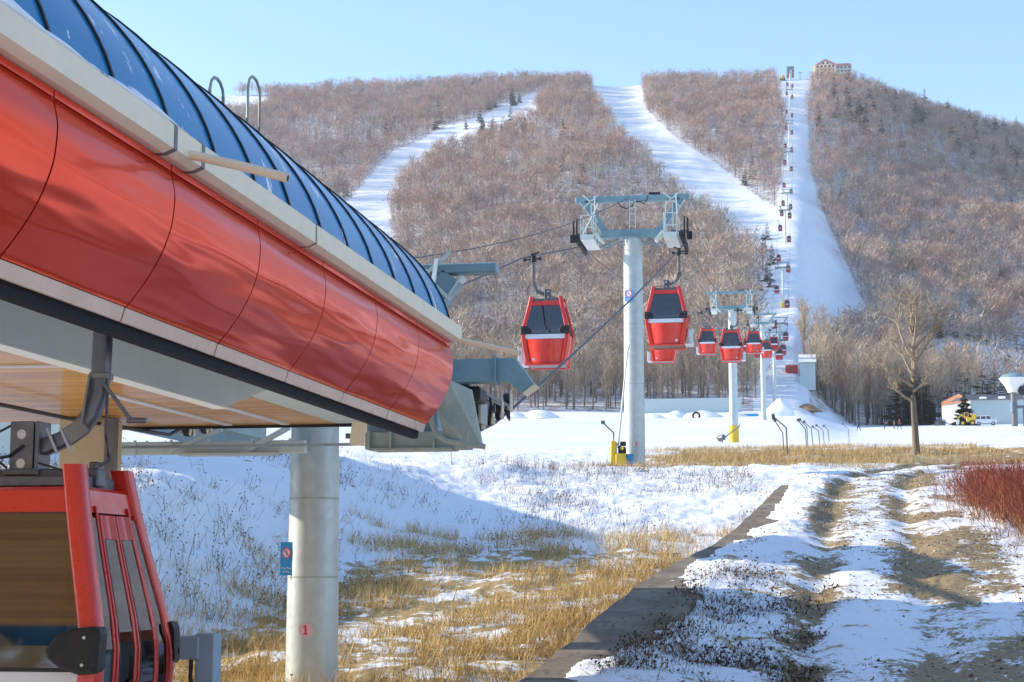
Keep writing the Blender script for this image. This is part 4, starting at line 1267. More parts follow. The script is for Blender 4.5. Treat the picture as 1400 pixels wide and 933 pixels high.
def forest():
    rng = np.random.default_rng(3)
    X, Y = scatter(30000, rng)
    Z = terrain(X, Y); D = np.hypot(X, Y); az = np.arctan2(X, Y); Dr = np.interp(az, _ra, _rd)
    ok = (D > foot(X, Y) + 30) & (D < Dr + 25) & ~run_mask(X, Y, Z)
    # stands: dense and open patches
    ok &= rng.random(len(X)) < .35 + .9 * fbm(X / 45, Y / 70, 91, 3)
    X, Y, Z, D = X[ok], Y[ok], Z[ok], D[ok]
    n = len(X)
    # colours: pinkish brown, grey brown, straw, grey; reddish high up, greyer low down
    pal = np.array([(.47, .30, .235), (.38, .29, .235), (.46, .38, .29), (.35, .30, .285), (.54, .45, .35)])
    hi = np.clip((D - 450) / 500, 0, 1)
    nz = fbm(X / 60, Y / 90, 61, 3) + rng.normal(size=n) * .09
    wts = np.stack([.15 + .85 * hi, .5 + 0 * hi, .45 - .3 * hi, .6 - .3 * hi, .45 - .4 * hi], 1) * np.stack([np.exp(-((nz - c) / .10) ** 2) + .15 for c in (.6, .42, .52, .36, .68)], 1)
    cum = np.cumsum(wts / wts.sum(1)[:, None], 1); k = (rng.random(n)[:, None] > cum).sum(1).clip(0, 4)
    tint = pal[k] * rng.uniform(.62, 1.3, (n, 1)) * 1.0
    hgt = rng.uniform(6.5, 12, n) * (1.12 - .2 * hi); wid = hgt * rng.uniform(.9, 1.45, n)
    Vs = []; Ts = []; Cs = []; off = 0
    NT_ = 7; which = rng.integers(0, NT_, n)
    for q in range(NT_):
        Vt, Tt, tt = bare_template(np.random.default_rng(50 + q), 84)
        m = which == q
        V, T, C = inst_mesh(Vt, Tt, np.stack([X[m], Y[m], Z[m]], 1), np.stack([wid[m], hgt[m]], 1), rng.random(m.sum()) * 6.28, tt, tint[m])
        Vs.append(V); Ts.append(T + off); Cs.append(C); off += len(V)
    o = np_obj('forest', np.vstack(Vs), np.vstack(Ts), M['twig'], {'tint': np.vstack(Cs)})
    tag(o, 'bare reddish brown deciduous forest covering the mountain slopes', 'forest', kind='stuff')
    print('forest trees', n)


forest()


def tree_mesh(name_v, Vt, Tt, tt, col, mat, h, w_):
    V = Vt * np.array([w_, w_, h]); C = tt[:, None] * np.array(col)[None]
    return np_mesh(name_v, V, Tt, mat, {'tint': C})


def tall_tree_meshes(seed, col, h=15, nt=420, spread=.2, low=.28):
    """trunk mesh (tapered, forking tubes) and crown mesh (fine twigs) of one tall bare tree, real size"""
    rng = np.random.default_rng(seed); rr = random.Random(seed)
    mb = MB(); lean = rr.uniform(-.3, .3)
    tp = [(lean * t * t, rr.uniform(-.1, .1), h * .93 * t - (.4 if t == 0 else 0)) for t in (0, .25, .5, .75, 1)]
    mb.tube(tp, [.16, .13, .10, .06, .015], 5)
    tips = []
    for k in range(11):
        t = rr.uniform(.25, .85); a = rr.uniform(0, 6.28); L = h * rr.uniform(.16, .32) * (1.2 - t * .6)
        p = Vector((lean * t * t, 0, h * .93 * t)); d = Vector((math.cos(a) * .6, math.sin(a) * .6, 1)).normalized()
        p1 = p + d * L * .5 + Vector((0, 0, .02 * h)); p2 = p1 + (d + Vector((0, 0, .3))).normalized() * L * .5
        mb.tube([p, p1, p2], [.055, .035, .008], 4); tips.append((p, p1, p2))
    trunk = mb.mesh('trunk', M['bark'])
    P = []; Dn = []
    for k in range(nt):
        p, p1, p2 = tips[rng.integers(0, len(tips))]
        t = rng.random(); q = p.lerp(p1, t * 2) if t < .5 else p1.lerp(p2, t * 2 - 1)
        if rng.random() < .25: tz = rng.uniform(low, 1); q = Vector((lean * tz * tz, 0, h * .93 * tz))
        a = rng.random() * 6.28
        d = Vector((math.cos(a) * .75, math.sin(a) * .75, .7 + rng.random() * .7)).normalized()
        P.append(q + Vector(rng.normal(size=3)) * .25); Dn.append(d)
    P = np.array([tuple(v) for v in P]); Dn = np.array([tuple(v) for v in Dn])
    V, T = slivers(P, Dn, rng.uniform(.7, 1.9, nt), rng.uniform(.035, .075, nt), rng)
    crown = np_mesh('crown', V, T, M['twig'], {'tint': np.repeat(rng.uniform(.8, 1.25, nt), 3)[:, None] * np.array(col)[None]})
    return trunk, crown


def put_tree(tm, loc, rz, sc, name, label, cat, group):
    r = bpy.data.objects.new(name, None); COL.objects.link(r); r.empty_display_size = .3
    r.location = loc; r.rotation_euler = (0, 0, rz); r.scale = sc
    tag(r, label, cat, group)
    for nm, me in zip(('trunk', 'crown'), tm):
        o = bpy.data.objects.new(nm, me); COL.objects.link(o); o.parent = r
    return r


def treeline():
    rr = random.Random(21)
    left = [tall_tree_meshes(100 + i, c, 13 + i % 3) for i, c in enumerate([(.33, .26, .19), (.36, .28, .20), (.30, .25, .20), (.38, .30, .21), (.28, .22, .17)])]
    right = [tall_tree_meshes(200 + i, c, 14 + i % 3, 520) for i, c in enumerate([(.58, .46, .32), (.53, .41, .29), (.62, .50, .35), (.55, .42, .32), (.50, .37, .28)])]
    n = 0
    tries = 0
    while n < 128 and tries < 5000:
        tries += 1
        x = rr.uniform(600, 1035); y0 = 556 if x < 1010 else 548
        D = rr.uniform(345, 400) if rr.random() < .8 else rr.uniform(345, 362)
        d = ray(x, 550); hh = math.hypot(d[0], d[1]); X, Y = d[0] / hh * D, d[1] / hh * D
        if x > 1005 and D < 352: continue
        s = rr.uniform(.75, 1.05) * (.75 if x > 990 else 1)
        put_tree(left[n % 5], (X, Y, H(X, Y) - .1), rr.uniform(0, 6.28), (s * 1.15, s * 1.15, s), 'bare_tree', 'tall bare grey brown tree in the wood at the slope foot left of the lift', 'tree', 'bare trees at the foot of the slope left of the lift')
        n += 1
    n = 0; tries = 0
    while n < 150 and tries < 5000:
        tries += 1
        x = rr.uniform(1100, 1345); D = rr.uniform(405, 470) if rr.random() < .65 else rr.uniform(398, 412)
        if x < 1125: D = rr.uniform(395, 440)
        if x > 1290 and D < 440: continue
        d = ray(x, 560); hh = math.hypot(d[0], d[1]); X, Y = d[0] / hh * D, d[1] / hh * D
        s = rr.uniform(.8, 1.25) * (.85 + .25 * math.sin(math.pi * (x - 1095) / 200) if x < 1295 else .85)
        put_tree(right[n % 5], (X, Y, H(X, Y) - .1), rr.uniform(0, 6.28), (s * 1.2, s * 1.2, s), 'bare_tree', 'tall bare straw coloured tree in the dense wood right of the ski run', 'tree', 'bare trees in the wood right of the ski run')
        n += 1
treeline()

# ------------------------------------------------------------------ fir trees
FIRC = [(.045, .085, .055), (.04, .07, .06), (.06, .085, .045), (.05, .09, .075), (.10, .12, .11)]
def fir_meshes(i, n=150):
    Vt, Tt, tt = fir_template(np.random.default_rng(300 + i), n)
    C = tt[:, None] * np.array(FIRC[i])[None]; C[-3:] = (.12, .085, .06)
    nv = len(Vt) - 3
    crown = np_mesh('crown', Vt[:nv], Tt[:-1], M['needle'], {'tint': C[:nv]})
    mb = MB(); mb.tube([(0, 0, -.06), (0, 0, .5), (0, 0, .97)], [.018, .011, .003], 5); return mb.mesh('trunk', M['bark']), crown
FIRS = [fir_meshes(i) for i in range(5)]
FIR_DENSE = fir_meshes(2, 900)


def fir(x, y, hpx, label, group=None, wide=1.0, k=None, P=None, dense=False):
    if P is None: P = ground(x, y)
    D = math.hypot(P[0], P[1]); h = hpx * D / FPX * (1.25 if D > 480 else 1)
    tm = FIR_DENSE if dense else FIRS[random.randrange(5) if k is None else k]
    return put_tree(tm, (P[0], P[1], P[2] - .1), random.uniform(0, 6.28), (h * wide, h * wide, h), 'fir_tree', label, 'fir tree', group)


rr = random.Random(77)
_p = atD(1319, 586, 376); _p[2] = H(_p[0], _p[1])
fir(1319, 579, 46, 'dark green fir standing in front of the white gabled shed', wide=1.35, P=_p, dense=True)
for k in range(17):
    fir(rr.uniform(1232, 1378), 568, rr.uniform(50, 74), 'dark bushy fir in the evergreen clump behind the white gabled shed', 'firs behind the shed', rr.uniform(1.2, 1.7), k % 4, P=(lambda d: np.array([d[0] * 1.0, d[1], H(d[0], d[1])]))(atD(rr.uniform(1228, 1385), 560, rr.uniform(392, 408))))
for k in range(9):
    fir(rr.uniform(1248, 1345), rr.uniform(455, 470), rr.uniform(22, 34), 'small dark fir in the row above the snowy road on the right slope', 'firs above the snowy road', 1.0, k % 4)
fir(1368, 402, 30, 'lone broad dark fir among the grey trees on the right slope', wide=1.3, k=1)
for (x, y, h_) in ((1050, 392, 30), (1056, 372, 26), (1044, 362, 24), (1053, 398, 22), (1037, 402, 25), (1049, 345, 22)):
    fir(x, y, h_, 'dark fir at the left edge of the ski run below the fork', 'firs at the fork of the run', .9, 1)
for k in range(30):
    x = rr.uniform(590, 720); fir(x, rr.uniform(118, 196), rr.uniform(14, 22), 'frosted fir among bare trees near the upper left ridge', 'firs near the upper left ridge', .85, rr.choice((3, 4, 4, 1)))
for k in range(70):
    x = rr.uniform(1110, 1400); fir(x, 118 + (x - 1110) * .17 + rr.uniform(0, 66), rr.uniform(20, 31), 'dark fir among bare trees on the upper right slope below the hotel', 'firs on the upper right slope', .9, rr.choice((1, 1, 3, 4)))
for k in range(34):
    while True:
        x, y = rr.uniform(430, 1050), rr.uniform(150, 400)
        if not any(in_poly(np.array([x]), np.array([y]), p)[0] for p in RUNS) and y > 150: break
    fir(x, y, rr.uniform(14, 30), 'dark fir scattered among bare trees on the middle slope', 'firs on the middle slope', .85, rr.choice((0, 1, 2)))
for k in range(14):
    fir(rr.uniform(1130, 1400), rr.uniform(230, 380), rr.uniform(14, 24), 'dark fir scattered among grey trees on the right slope', 'firs on the right slope', .95, rr.choice((0, 1, 2)))


# ------------------------------------------------------------------ lone tree by the track
def lone_tree():
    P = ground(1253, 622); D = math.hypot(P[0], P[1]); h = 237 * D / FPX
    root = thing('bare_tree', 'lone tall leafless tree standing in the straw beside the track', 'tree', tuple(P - np.array([0, 0, .1])))
    rr = random.Random(19); tr = MB(); br = MB()
    S = h / 11.0
    tp = [(0, 0, -.2), (-.02, 0, .8), (-.06, 0, 2.2), (-.10, .02, 3.6), (-.08, 0, 4.8), (-.02, 0, 6.0), (.04, .02, 7.2), (.02, 0, 8.6), (.06, 0, 10.2)]
    tp = [Vector(p) * S for p in tp]
    tr.tube(tp, [r * S for r in (.27, .225, .20, .165, .135, .115, .08, .05, .012)], 9)
    tw = []
    def branch(p, d, L, r, lv):
        n = 4; pts = [p]; q = p.copy(); dd = d.copy()
        for i in range(n):
            dd = (dd + Vector((rr.gauss(0, .16), rr.gauss(0, .16), rr.gauss(.10, .12)))).normalized(); q = q + dd * L / n; pts.append(q.copy())
        rs = [r * (1 - .8 * i / n) for i in range(n + 1)]
        br.tube(pts, rs, 6 if lv == 0 else 4 if lv == 1 else 3)
        if lv < 3:
            for i in range((7, 6, 5)[lv]):
                t = rr.uniform(.25, 1.0); k = min(int(t * n), n - 1); b = pts[k].lerp(pts[k + 1], t * n - k)
                ax = Vector((rr.gauss(0, 1), rr.gauss(0, 1), rr.gauss(.15, .6))).normalized()
                nd = (dd * .75 + ax * .75).normalized()
                branch(b, nd, L * rr.uniform(.35, .6), max(r * .44, .0075 * S), lv + 1)
    for z, a, el, L in ((3.4, 2.9, .55, 2.3), (4.0, .3, .5, 1.8), (4.3, 3.3, .6, 3.0), (5.0, 2.6, .75, 2.4), (5.2, 5.2, .7, 1.8), (5.6, .2, .9, 2.4), (5.9, 3.0, 1.15, 4.0), (6.3, 4.2, 1.1, 3.2), (6.6, .15, 1.1, 3.4), (6.9, 1.6, 1.0, 2.6), (7.4, 2.8, 1.0, 2.6), (7.6, .4, .95, 2.6), (8.2, 5.0, 1.0, 2.0), (8.8, 2.2, 1.0, 1.6)):
        i = min(int(np.searchsorted([p.z / S for p in tp], z)), len(tp) - 1); p = tp[i - 1].lerp(tp[i], (z - tp[i - 1].z / S) / ((tp[i].z - tp[i - 1].z) / S))
        branch(p, Vector((math.cos(a) * math.cos(el), math.sin(a) * math.cos(el), math.sin(el))), L * S, .10 * S * (1.25 - z * .05), 0)
    tr.build('trunk', M['bark'], root); br.build('branches', M['branch'], root)
lone_tree()


# ------------------------------------------------------------------ red osier shrub
def red_shrub():
    a = ground(1322, 686); b = ground(1475, 752)
    rng = np.random.default_rng(8); n = 5200
    t = rng.random(n); o = rng.normal(size=(n, 2)) * .45
    X = a[0] + (b[0] - a[0]) * t + o[:, 0] + .5; Y = a[1] + (b[1] - a[1]) * t + o[:, 1] + .6
    Z = terrain(X, Y) - .05
    P = np.stack([X, Y, Z], 1)
    d = np.stack([rng.normal(size=n) * .42 - .06, rng.normal(size=n) * .42, np.ones(n)], 1); d /= np.linalg.norm(d, axis=1)[:, None]
    L = rng.uniform(.75, 1.2, n)
    V1, T1_ = slivers(P, d, L, np.full(n, .014), rng)
    col = np.array([(.24, .075, .055), (.32, .10, .065), (.20, .08, .06), (.40, .22, .12)])[rng.integers(0, 4, n)]
    C1 = np.repeat(col, 3, 0).reshape(n, 3, 3); C1[:, :2] = C1[:, :2] * .5 + np.array((.36, .22, .10)) * .5
    # side twigs
    m = 16000; i = rng.integers(0, n, m); u = rng.uniform(.35, .95, m)
    P2 = P[i] + d[i] * (L[i] * u)[:, None]; d2 = d[i] + rng.normal(size=(m, 3)) * .4; d2 /= np.linalg.norm(d2, axis=1)[:, None]
    V2, T2_ = slivers(P2, d2, rng.uniform(.12, .4, m), np.full(m, .011), rng)
    C2 = np.repeat(np.array([(.30, .075, .055), (.36, .10, .065), (.24, .085, .06)])[rng.integers(0, 3, m)], 3, 0)
    o = np_obj('red_shrub', np.vstack([V1, V2]), np.vstack([T1_, T2_ + len(V1)]), M['grass'], {'tint': np.vstack([C1.reshape(-1, 3), C2])})
    tag(o, 'thick red stemmed leafless shrub growing beside the track', 'shrub')
red_shrub()


# ------------------------------------------------------------------ grass and weeds
def blades(name, label, X, Y, h, wd, pal, seed, lean=.35, heads=0.0, shade=True):
    rng = np.random.default_rng(seed); n = len(X)
    P = np.stack([X, Y, terrain(X, Y) - .03], 1)
    d = np.stack([rng.normal(size=n) * lean + .12, rng.normal(size=n) * lean, np.ones(n)], 1); d /= np.linalg.norm(d, axis=1)[:, None]
    V, T = slivers(P, d, h, wd, rng)
    c = np.array(pal)[rng.integers(0, len(pal), n)] * rng.uniform(.75, 1.25, (n, 1)); C = np.repeat(c, 3, 0)
    if heads:
        k = rng.random(n) < heads; q = P[k] + d[k] * (h[k] * .9)[:, None]; m = len(q)
        d2 = rng.normal(size=(m, 3)); d2 /= np.linalg.norm(d2, axis=1)[:, None]
        V2, T2_ = slivers(q - d2 * .02, d2, np.full(m, .05), np.full(m, .035), rng)
        d3 = rng.normal(size=(m, 3)); d3 /= np.linalg.norm(d3, axis=1)[:, None]
        V3, T3 = slivers(P[k] + d[k] * (h[k] * .55)[:, None], (d[k] + d3 * .7) / np.linalg.norm(d[k] + d3 * .7, axis=1)[:, None], h[k] * .4, wd[k] * .8, rng)
        T = np.vstack([T, T2_ + len(V), T3 + len(V) + len(V2)]); V = np.vstack([V, V2, V3]); C = np.vstack([C, np.repeat(c[k] * .6, 3, 0), np.repeat(c[k], 3, 0)])
    o = np_obj(name, V, T, M['grass'], {'tint': C}); tag(o, label, 'grass', kind='stuff')


def tufts(n, x0, x1, y0, y1, keep, per, sp, seed):
    rng = np.random.default_rng(seed)
    X = rng.uniform(x0, x1, n); Y = rng.uniform(y0, y1, n); k = keep(X, Y, rng); X, Y = X[k], Y[k]
    X = np.repeat(X, per) + rng.normal(size=len(X) * per) * sp; Y = np.repeat(Y, per) + rng.normal(size=len(Y) * per) * sp
    return X, Y, rng


GOLD = [(.66, .47, .20), (.58, .40, .16), (.74, .57, .29), (.46, .32, .14)]
STRAW = [(.56, .40, .18), (.50, .33, .15), (.40, .27, .14)]
WEED = [(.20, .14, .09), (.27, .19, .12), (.14, .10, .07), (.33, .24, .14)]
Dh = lambda X, Y: np.hypot(X, Y)
X, Y, rng = tufts(9000, -11.5, -1.0, 21, 41, lambda X, Y, r: (X < wall_x(Y) - .05) & (Dh(X, Y) > 22.3) & (Dh(X, Y) < 41) & (r.random(len(X)) < np.clip((fbm(X / 1.3, Y / 1.3, 33, 3) - .40) * 5, .03, 1) * sstep(-11.5, -8.5, X)), 9, .10, 1)
blades('dry_grass', 'golden dry grass in tussocks on the snowy meadow below the wall', X, Y, rng.uniform(.14, .46, len(X)), rng.uniform(.008, .017, len(X)), GOLD, 1, .45, .05)
X, Y, rng = tufts(24000, -14, 32, 57, 96, lambda X, Y, r: (Dh(X, Y) > 59.5) & (Dh(X, Y) < 95) & (r.random(len(X)) < np.clip((fbm(X / 5, Y / 3.2, 35, 3) - .41) * 6, .02, 1) * sstep(-10, -6, X)) & (np.abs(X - track_x(Y)) > 1.4), 6, .18, 2)
blades('straw_band', 'band of golden straw crossing the snowfield behind the track', X, Y, rng.uniform(.10, .40, len(X)), rng.uniform(.012, .026, len(X)), STRAW + [(.62, .48, .26)], 2, .4)
X, Y, rng = tufts(5200, -17, -1.5, 26, 58, lambda X, Y, r: (X < wall_x(Y)) & (((X < -7.8) & (Dh(X, Y) < 47)) | (Dh(X, Y) > 38)) & (r.random(len(X)) < np.clip((fbm(X / 2.2, Y / 2.2, 37, 3) - .40) * 4, .02, .8)), 4, .12, 3)
blades('dry_weeds', 'dark dry weed stalks sticking out of the snowy bank', X, Y, rng.uniform(.12, .5, len(X)), rng.uniform(.008, .016, len(X)), WEED, 3, .4, .5)
X, Y, rng = tufts(9000, -4, 9, 19, 57, lambda X, Y, r: (X > wall_x(Y) + 1.0) & (np.abs(X - track_x(Y)) > 1.9) & (r.random(len(X)) < np.clip((fbm(X / 1.6, Y / 1.6, 39, 3) - .42) * 5, .02, 1) * np.where(X < track_x(Y), 1, .45)), 6, .09, 4)
blades('verge_weeds', 'short brown weeds poking through the snow beside the frozen track', X, Y, rng.uniform(.06, .30, len(X)), rng.uniform(.007, .014, len(X)), WEED + [(.44, .31, .15), (.50, .37, .18)], 4, .55, .25)
X, Y, rng = tufts(900, -8, -1, 23, 52, lambda X, Y, r: (np.abs(X - wall_x(Y) + .15) < .3), 6, .08, 5)
Xv, Yv, rng_v = tufts(5200, -3, 4, 19.5, 29, lambda X, Y, r: (X > wall_x(Y) + .8) & (X < track_x(Y) - .6) & (r.random(len(X)) < np.clip((fbm(X / 1.1, Y / 1.1, 43, 3) - .42) * 5, .04, 1)), 6, .07, 6)
blades('dark_weeds', 'dark withered weeds matted in the shaded snow between the wall and the track', Xv, Yv, rng_v.uniform(.05, .26, len(Xv)), rng_v.uniform(.006, .012, len(Xv)), [(.10, .07, .05), (.16, .11, .07), (.07, .05, .04), (.22, .15, .09)], 6, .8, .3)
def clods():
    rng = np.random.default_rng(12); n = 12000
    Y = rng.uniform(19, 60, n); X = track_x(Y) + rng.normal(size=n) * 1.5
    k = rng.random(n) < np.clip((fbm(X / .8, Y / 1.8, 71, 3) - .36) * 4, .05, 1); X, Y = X[k], Y[k]; n = len(X)
    P = np.stack([X, Y, terrain(X, Y)], 1); r = .006 + .022 * rng.random(n) ** 2
    base = np.array([(1, 0, 0), (0, 1, 0), (-1, 0, 0), (0, -1, 0), (0, 0, .8), (0, 0, -.6)], float)
    V = (P[:, None] + base[None] * r[:, None, None] * rng.uniform(.35, 1.5, (n, 6, 1)) + rng.normal(size=(n, 6, 3)) * (r * .35)[:, None, None]).reshape(-1, 3)
    F = np.array([(0, 1, 4), (1, 2, 4), (2, 3, 4), (3, 0, 4), (1, 0, 5), (2, 1, 5), (3, 2, 5), (0, 3, 5)])
    T = (F[None] + (np.arange(n) * 6)[:, None, None]).reshape(-1, 3)
    c = np.array([(.16, .11, .07), (.26, .19, .11), (.10, .075, .05), (.80, .82, .85)])[rng.choice(4, n, p=[.3, .3, .2, .2])]
    tag(np_obj('frozen_clods', V, T, M['grass'], {'tint': np.repeat(c, 6, 0)}), 'frozen clods of earth and crusted snow strewn along the track', 'clods', kind='stuff')
clods()
blades('wall_grass', 'dry stems growing along the foot of the retaining wall', X, Y, rng.uniform(.12, .55, len(X)), rng.uniform(.007, .013, len(X)), STRAW + WEED[:2], 5, .3, .2)

# ------------------------------------------------------------------ hotel and summit station
def face_to_cam(P): return math.atan2(-P[0], P[1]) * 1.0
def hotel():
    P = ground(1135, 112); P = atD(1136, 109, 1168); P[2] -= 2.5; k = math.hypot(P[0], P[1]) / FPX
    r = thing('hotel', 'pale hotel with gabled front and red roofs on the summit ridge', 'building', tuple(P), math.atan2(-P[0], P[1]))
    W, Hh = 29 * k, 20 * k + 2
    mb = MB(); mb.box((-7 * k, 0, Hh / 2), (W, 12, Hh)); mb.build('wall', M['wallwarm'], r)
    mb = MB(); g = [(-19 * k, Hh), (-7 * k, Hh + 7 * k), (6 * k, Hh), (6 * k, Hh - 1), (-7 * k, Hh + 5.2 * k), (-19 * k, Hh - 1)]
    mb.loft([[(x, y, z) for x, z in g] for y in (-7, 6.5)][::-1]); mb.build('gable_roof', M['redroof'], r)
    mb = MB(); g = [(-17.5 * k, Hh), (4.5 * k, Hh), (-7 * k, Hh + 5 * k)]; mb.loft([[(x, y, z) for x, z in g] for y in (-6.02, 6)][::-1]); mb.build('gable_wall', M['wallcream'], r)
    mb = MB(); mb.box((-22.5 * k, .3, Hh * .48), (5 * k, 10, Hh * .96)); mb.build('stair_wing', M['wallcream'], r)
    mb = MB(); mb.box((17 * k, 3, Hh * .46), (21 * k, 12, Hh * .92)); mb.build('side_wing', M['wallgrey'], r)  # grey blue colour puts the shade on this wing
    mb = MB(); g = [(6.5 * k, Hh * .92), (28.5 * k, Hh * .92), (26 * k, Hh * .92 + 3 * k), (8 * k, Hh * .92 + 3 * k)]; mb.loft([[(x, y, z) for x, z in g] for y in (-3.5, 9.5)][::-1]); mb.build('wing_roof', M['redroof'], r)
    for row in range(4):
        for c in range(5):
            x = (-17.5 + c * 5.2) * k; z = 2.2 + row * 2.65
            if z > Hh - .8 and c in (0, 4): continue
            mb = MB(); mb.box((x, -6.03, z), (1.25, .12, 1.35)); mb.build('window', M['glassdark'], r)
        for c in range(4):
            mb = MB(); mb.box(((10 + c * 5) * k, -3.03, 2.2 + row * 2.5), (1.2, .12, 1.2)); mb.build('window', M['glassdark'], r)
    for c in (-10, -4):
        mb = MB(); mb.box((c * k, -6.1, Hh + .6), (1.1, .14, 1.2)); mb.build('window', M['glassdark'], r)
    for row in range(1, 4):
        mb = MB(); mb.box((-7 * k, -6.35, row * 2.65 + .9), (22 * k, .6, .18)); mb.build('balcony', M['redroof'], r)
hotel()


def summit_station():
    P = np.array([AX, TOP_Y, H(AX, TOP_Y)])
    r = thing('summit_station', 'small teal roofed lift terminal at the top of the gondola line', 'lift station', tuple(P))
    for sx in (-1, 1):
        mb = MB(); mb.box((sx * 1.55, 0, 3.3), (1.5, 3, 4.0), bev=.5); mb.build('cabin_bay', M['brick'], r)
        mb = MB(); mb.box((sx * 1.55, 0, 5.6), (1.7, 3.2, .9), bev=.3); mb.build('bay_hood', M['steel'], r)
    mb = MB(); mb.box((0, 0, 7.1), (4.6, 3.5, .5)); mb.box((0, 0, 8.3), (4.9, 3.5, .35))
    for sx in (-2.0, -.6, .6, 2.0): mb.box((sx, -1.2, 7.7), (.25, .25, 1.2))
    for sx in (-2, 2): mb.box((sx, 0, 6.5), (.5, 2, 1.0))
    mb.build('roof_frame', M['teal'], r)
    mb = MB(); mb.box((0, 0, 3.2), (.8, .8, 7.6)); mb.build('column', M['pale'], r)
summit_station()
P = atD(1094, 107, 1146); P[2] = H(P[0], P[1])
mb = MB(); mb.bar(P, P + np.array([0, 0, 5.2]), .35, .35); mb.bar(P + np.array([-1.4, 0, 4.9]), P + np.array([1.6, 0, 5.0]), .3, .3)
tag(mb.build('lamp_mast', M['steel']), 'thin T-shaped mast beside the summit terminal', 'mast')
def groomer():
    P = atD(1070, 107, 1142); P[2] = H(P[0], P[1])
    r = thing('snow_groomer', 'yellow snow groomer parked at the top of the run', 'snow groomer', tuple(P))
    mb = MB(); mb.box((0, 0, 1.5), (3.4, 4.5, 1.3), bev=.2); mb.build('body', M['yellow'], r)
    mb = MB(); mb.box((.4, 0, 2.8), (2.2, 2.2, 1.5), bev=.3); mb.build('cab', M['yellow'], r)
    for sx in (-1, 1):
        mb = MB(); mb.box((sx * 1.4, 0, .45), (.9, 5, .9), bev=.35); mb.build('track', M['tyre'], r)
groomer()


# ------------------------------------------------------------------ snowmaking gear and poles
def hydrant():
    P = ground(847, 641, 40, 90); P = atD(847, 641, 65.0); P[2] = H(P[0], P[1])
    r = thing('snow_hydrant', 'yellow padded snowmaking hydrant with a black engine beside the tower numbered 2', 'hydrant', tuple(P))
    mb = MB(); mb.box((-.22, 0, .48), (.22, .42, .98), Matrix.Rotation(.03, 3, 'Y'), bev=.05); mb.box((.06, -.18, .24), (.40, .14, .52), bev=.05); mb.build('padding', M['yellow'], r)
    mb = MB(); mb.box((.10, .05, .62), (.28, .3, .26), bev=.03); mb.box((.14, .02, .86), (.22, .2, .16), bev=.02); mb.tube([(0, -.1, .6), (.2, -.16, .52)], .05, 8); mb.tube([(-.05, -.1, .72), (.1, -.15, .8)], .03, 8); eng = mb.build('engine', M['black'], r)
    mb = MB(); mb.tube([(.12, -.1, .68), (.12, -.16, .68)], .07, 12); mb.build('fan_cover', M['yellow'], eng)
hydrant()
P = atD(860, 641, 65.1); P[2] = H(P[0], P[1])
mb = MB(); mb.box((P[0], P[1], P[2] + .2), (.32, .3, .62), bev=.03); mb.box((P[0], P[1], P[2] + .5), (.36, .34, .05), bev=.01)
tag(mb.build('plastic_bin', M['blue']), 'blue plastic bin at the foot of the tower numbered 2', 'bin')
A = atD(845, 610, 65.2); B = atD(858, 480, 65.2); C_ = atD(861, 470, 65.3)
mb = MB(); mb.tube([A, B, C_], .035, 8); tag(mb.build('conduit_pipe', M['pale']), 'pale conduit pipe leaning from the yellow hydrant up to the tower', 'pipe')


def lance(pts, D, label, nozzle=False, r=.028):
    base = atD(*pts[0], D); gz = H(base[0], base[1]); dz = gz - base[2]
    W = [atD(x, y, D) for x, y in pts]; W[0] = np.array([W[0][0], W[0][1], min(gz, W[0][2]) - .1])
    root = thing('snow_lance', label, 'snow lance', tuple(W[0]), 0, 'bent snow lances')
    loc = [Vector(w_ - W[0]) for w_ in W]
    mb = MB(); mb.tube(loc, r, 7); mb.build('pole', M['steel'], root)
    mb = MB(); mb.tube([loc[-1] - Vector((.06, 0, 0)), loc[-1] + Vector((.08, 0, .02))], .07 if not nozzle else .13, 8); mb.build('nozzle', M['steel'], root)


lance([(839, 612), (839, 592), (824, 578)], 65.5, 'bent dark snow lance rising from the yellow hydrant', r=.03)
for i, (pts, D) in enumerate([([(1077, 627), (1075, 585), (1057, 570)], 78), ([(1072, 621), (1070, 592), (1059, 575)], 84), ([(1103, 614), (1101, 587), (1091, 575)], 90), ([(1105, 612), (1103, 584), (1093, 574)], 94),
                              ([(1112, 611), (1109, 586), (1099, 577)], 98), ([(1121, 608), (1119, 589), (1111, 584)], 108), ([(1127, 607), (1125, 588), (1116, 582)], 112), ([(1134, 606), (1132, 588), (1126, 583)], 118), ([(1161, 600), (1160, 587), (1152, 580)], 150)]):
    w_ = ['thicker bent snow lance at the left end of the row in the straw', 'slim bent snow lance close beside the thicker leftmost one', 'third bent lance from the left in the row by the straw band', 'fourth bent lance from the left, close behind the third', 'fifth bent lance from the left, set apart from the third and fourth',
          'sixth bent lance from the left in the row', 'seventh bent lance from the left in the row', 'eighth bent lance from the left in the row', 'farthest bent lance, alone between the row and the walking person'][i]
    lance(pts, D, w_, i == 0, .026 + .006 * (i == 0))


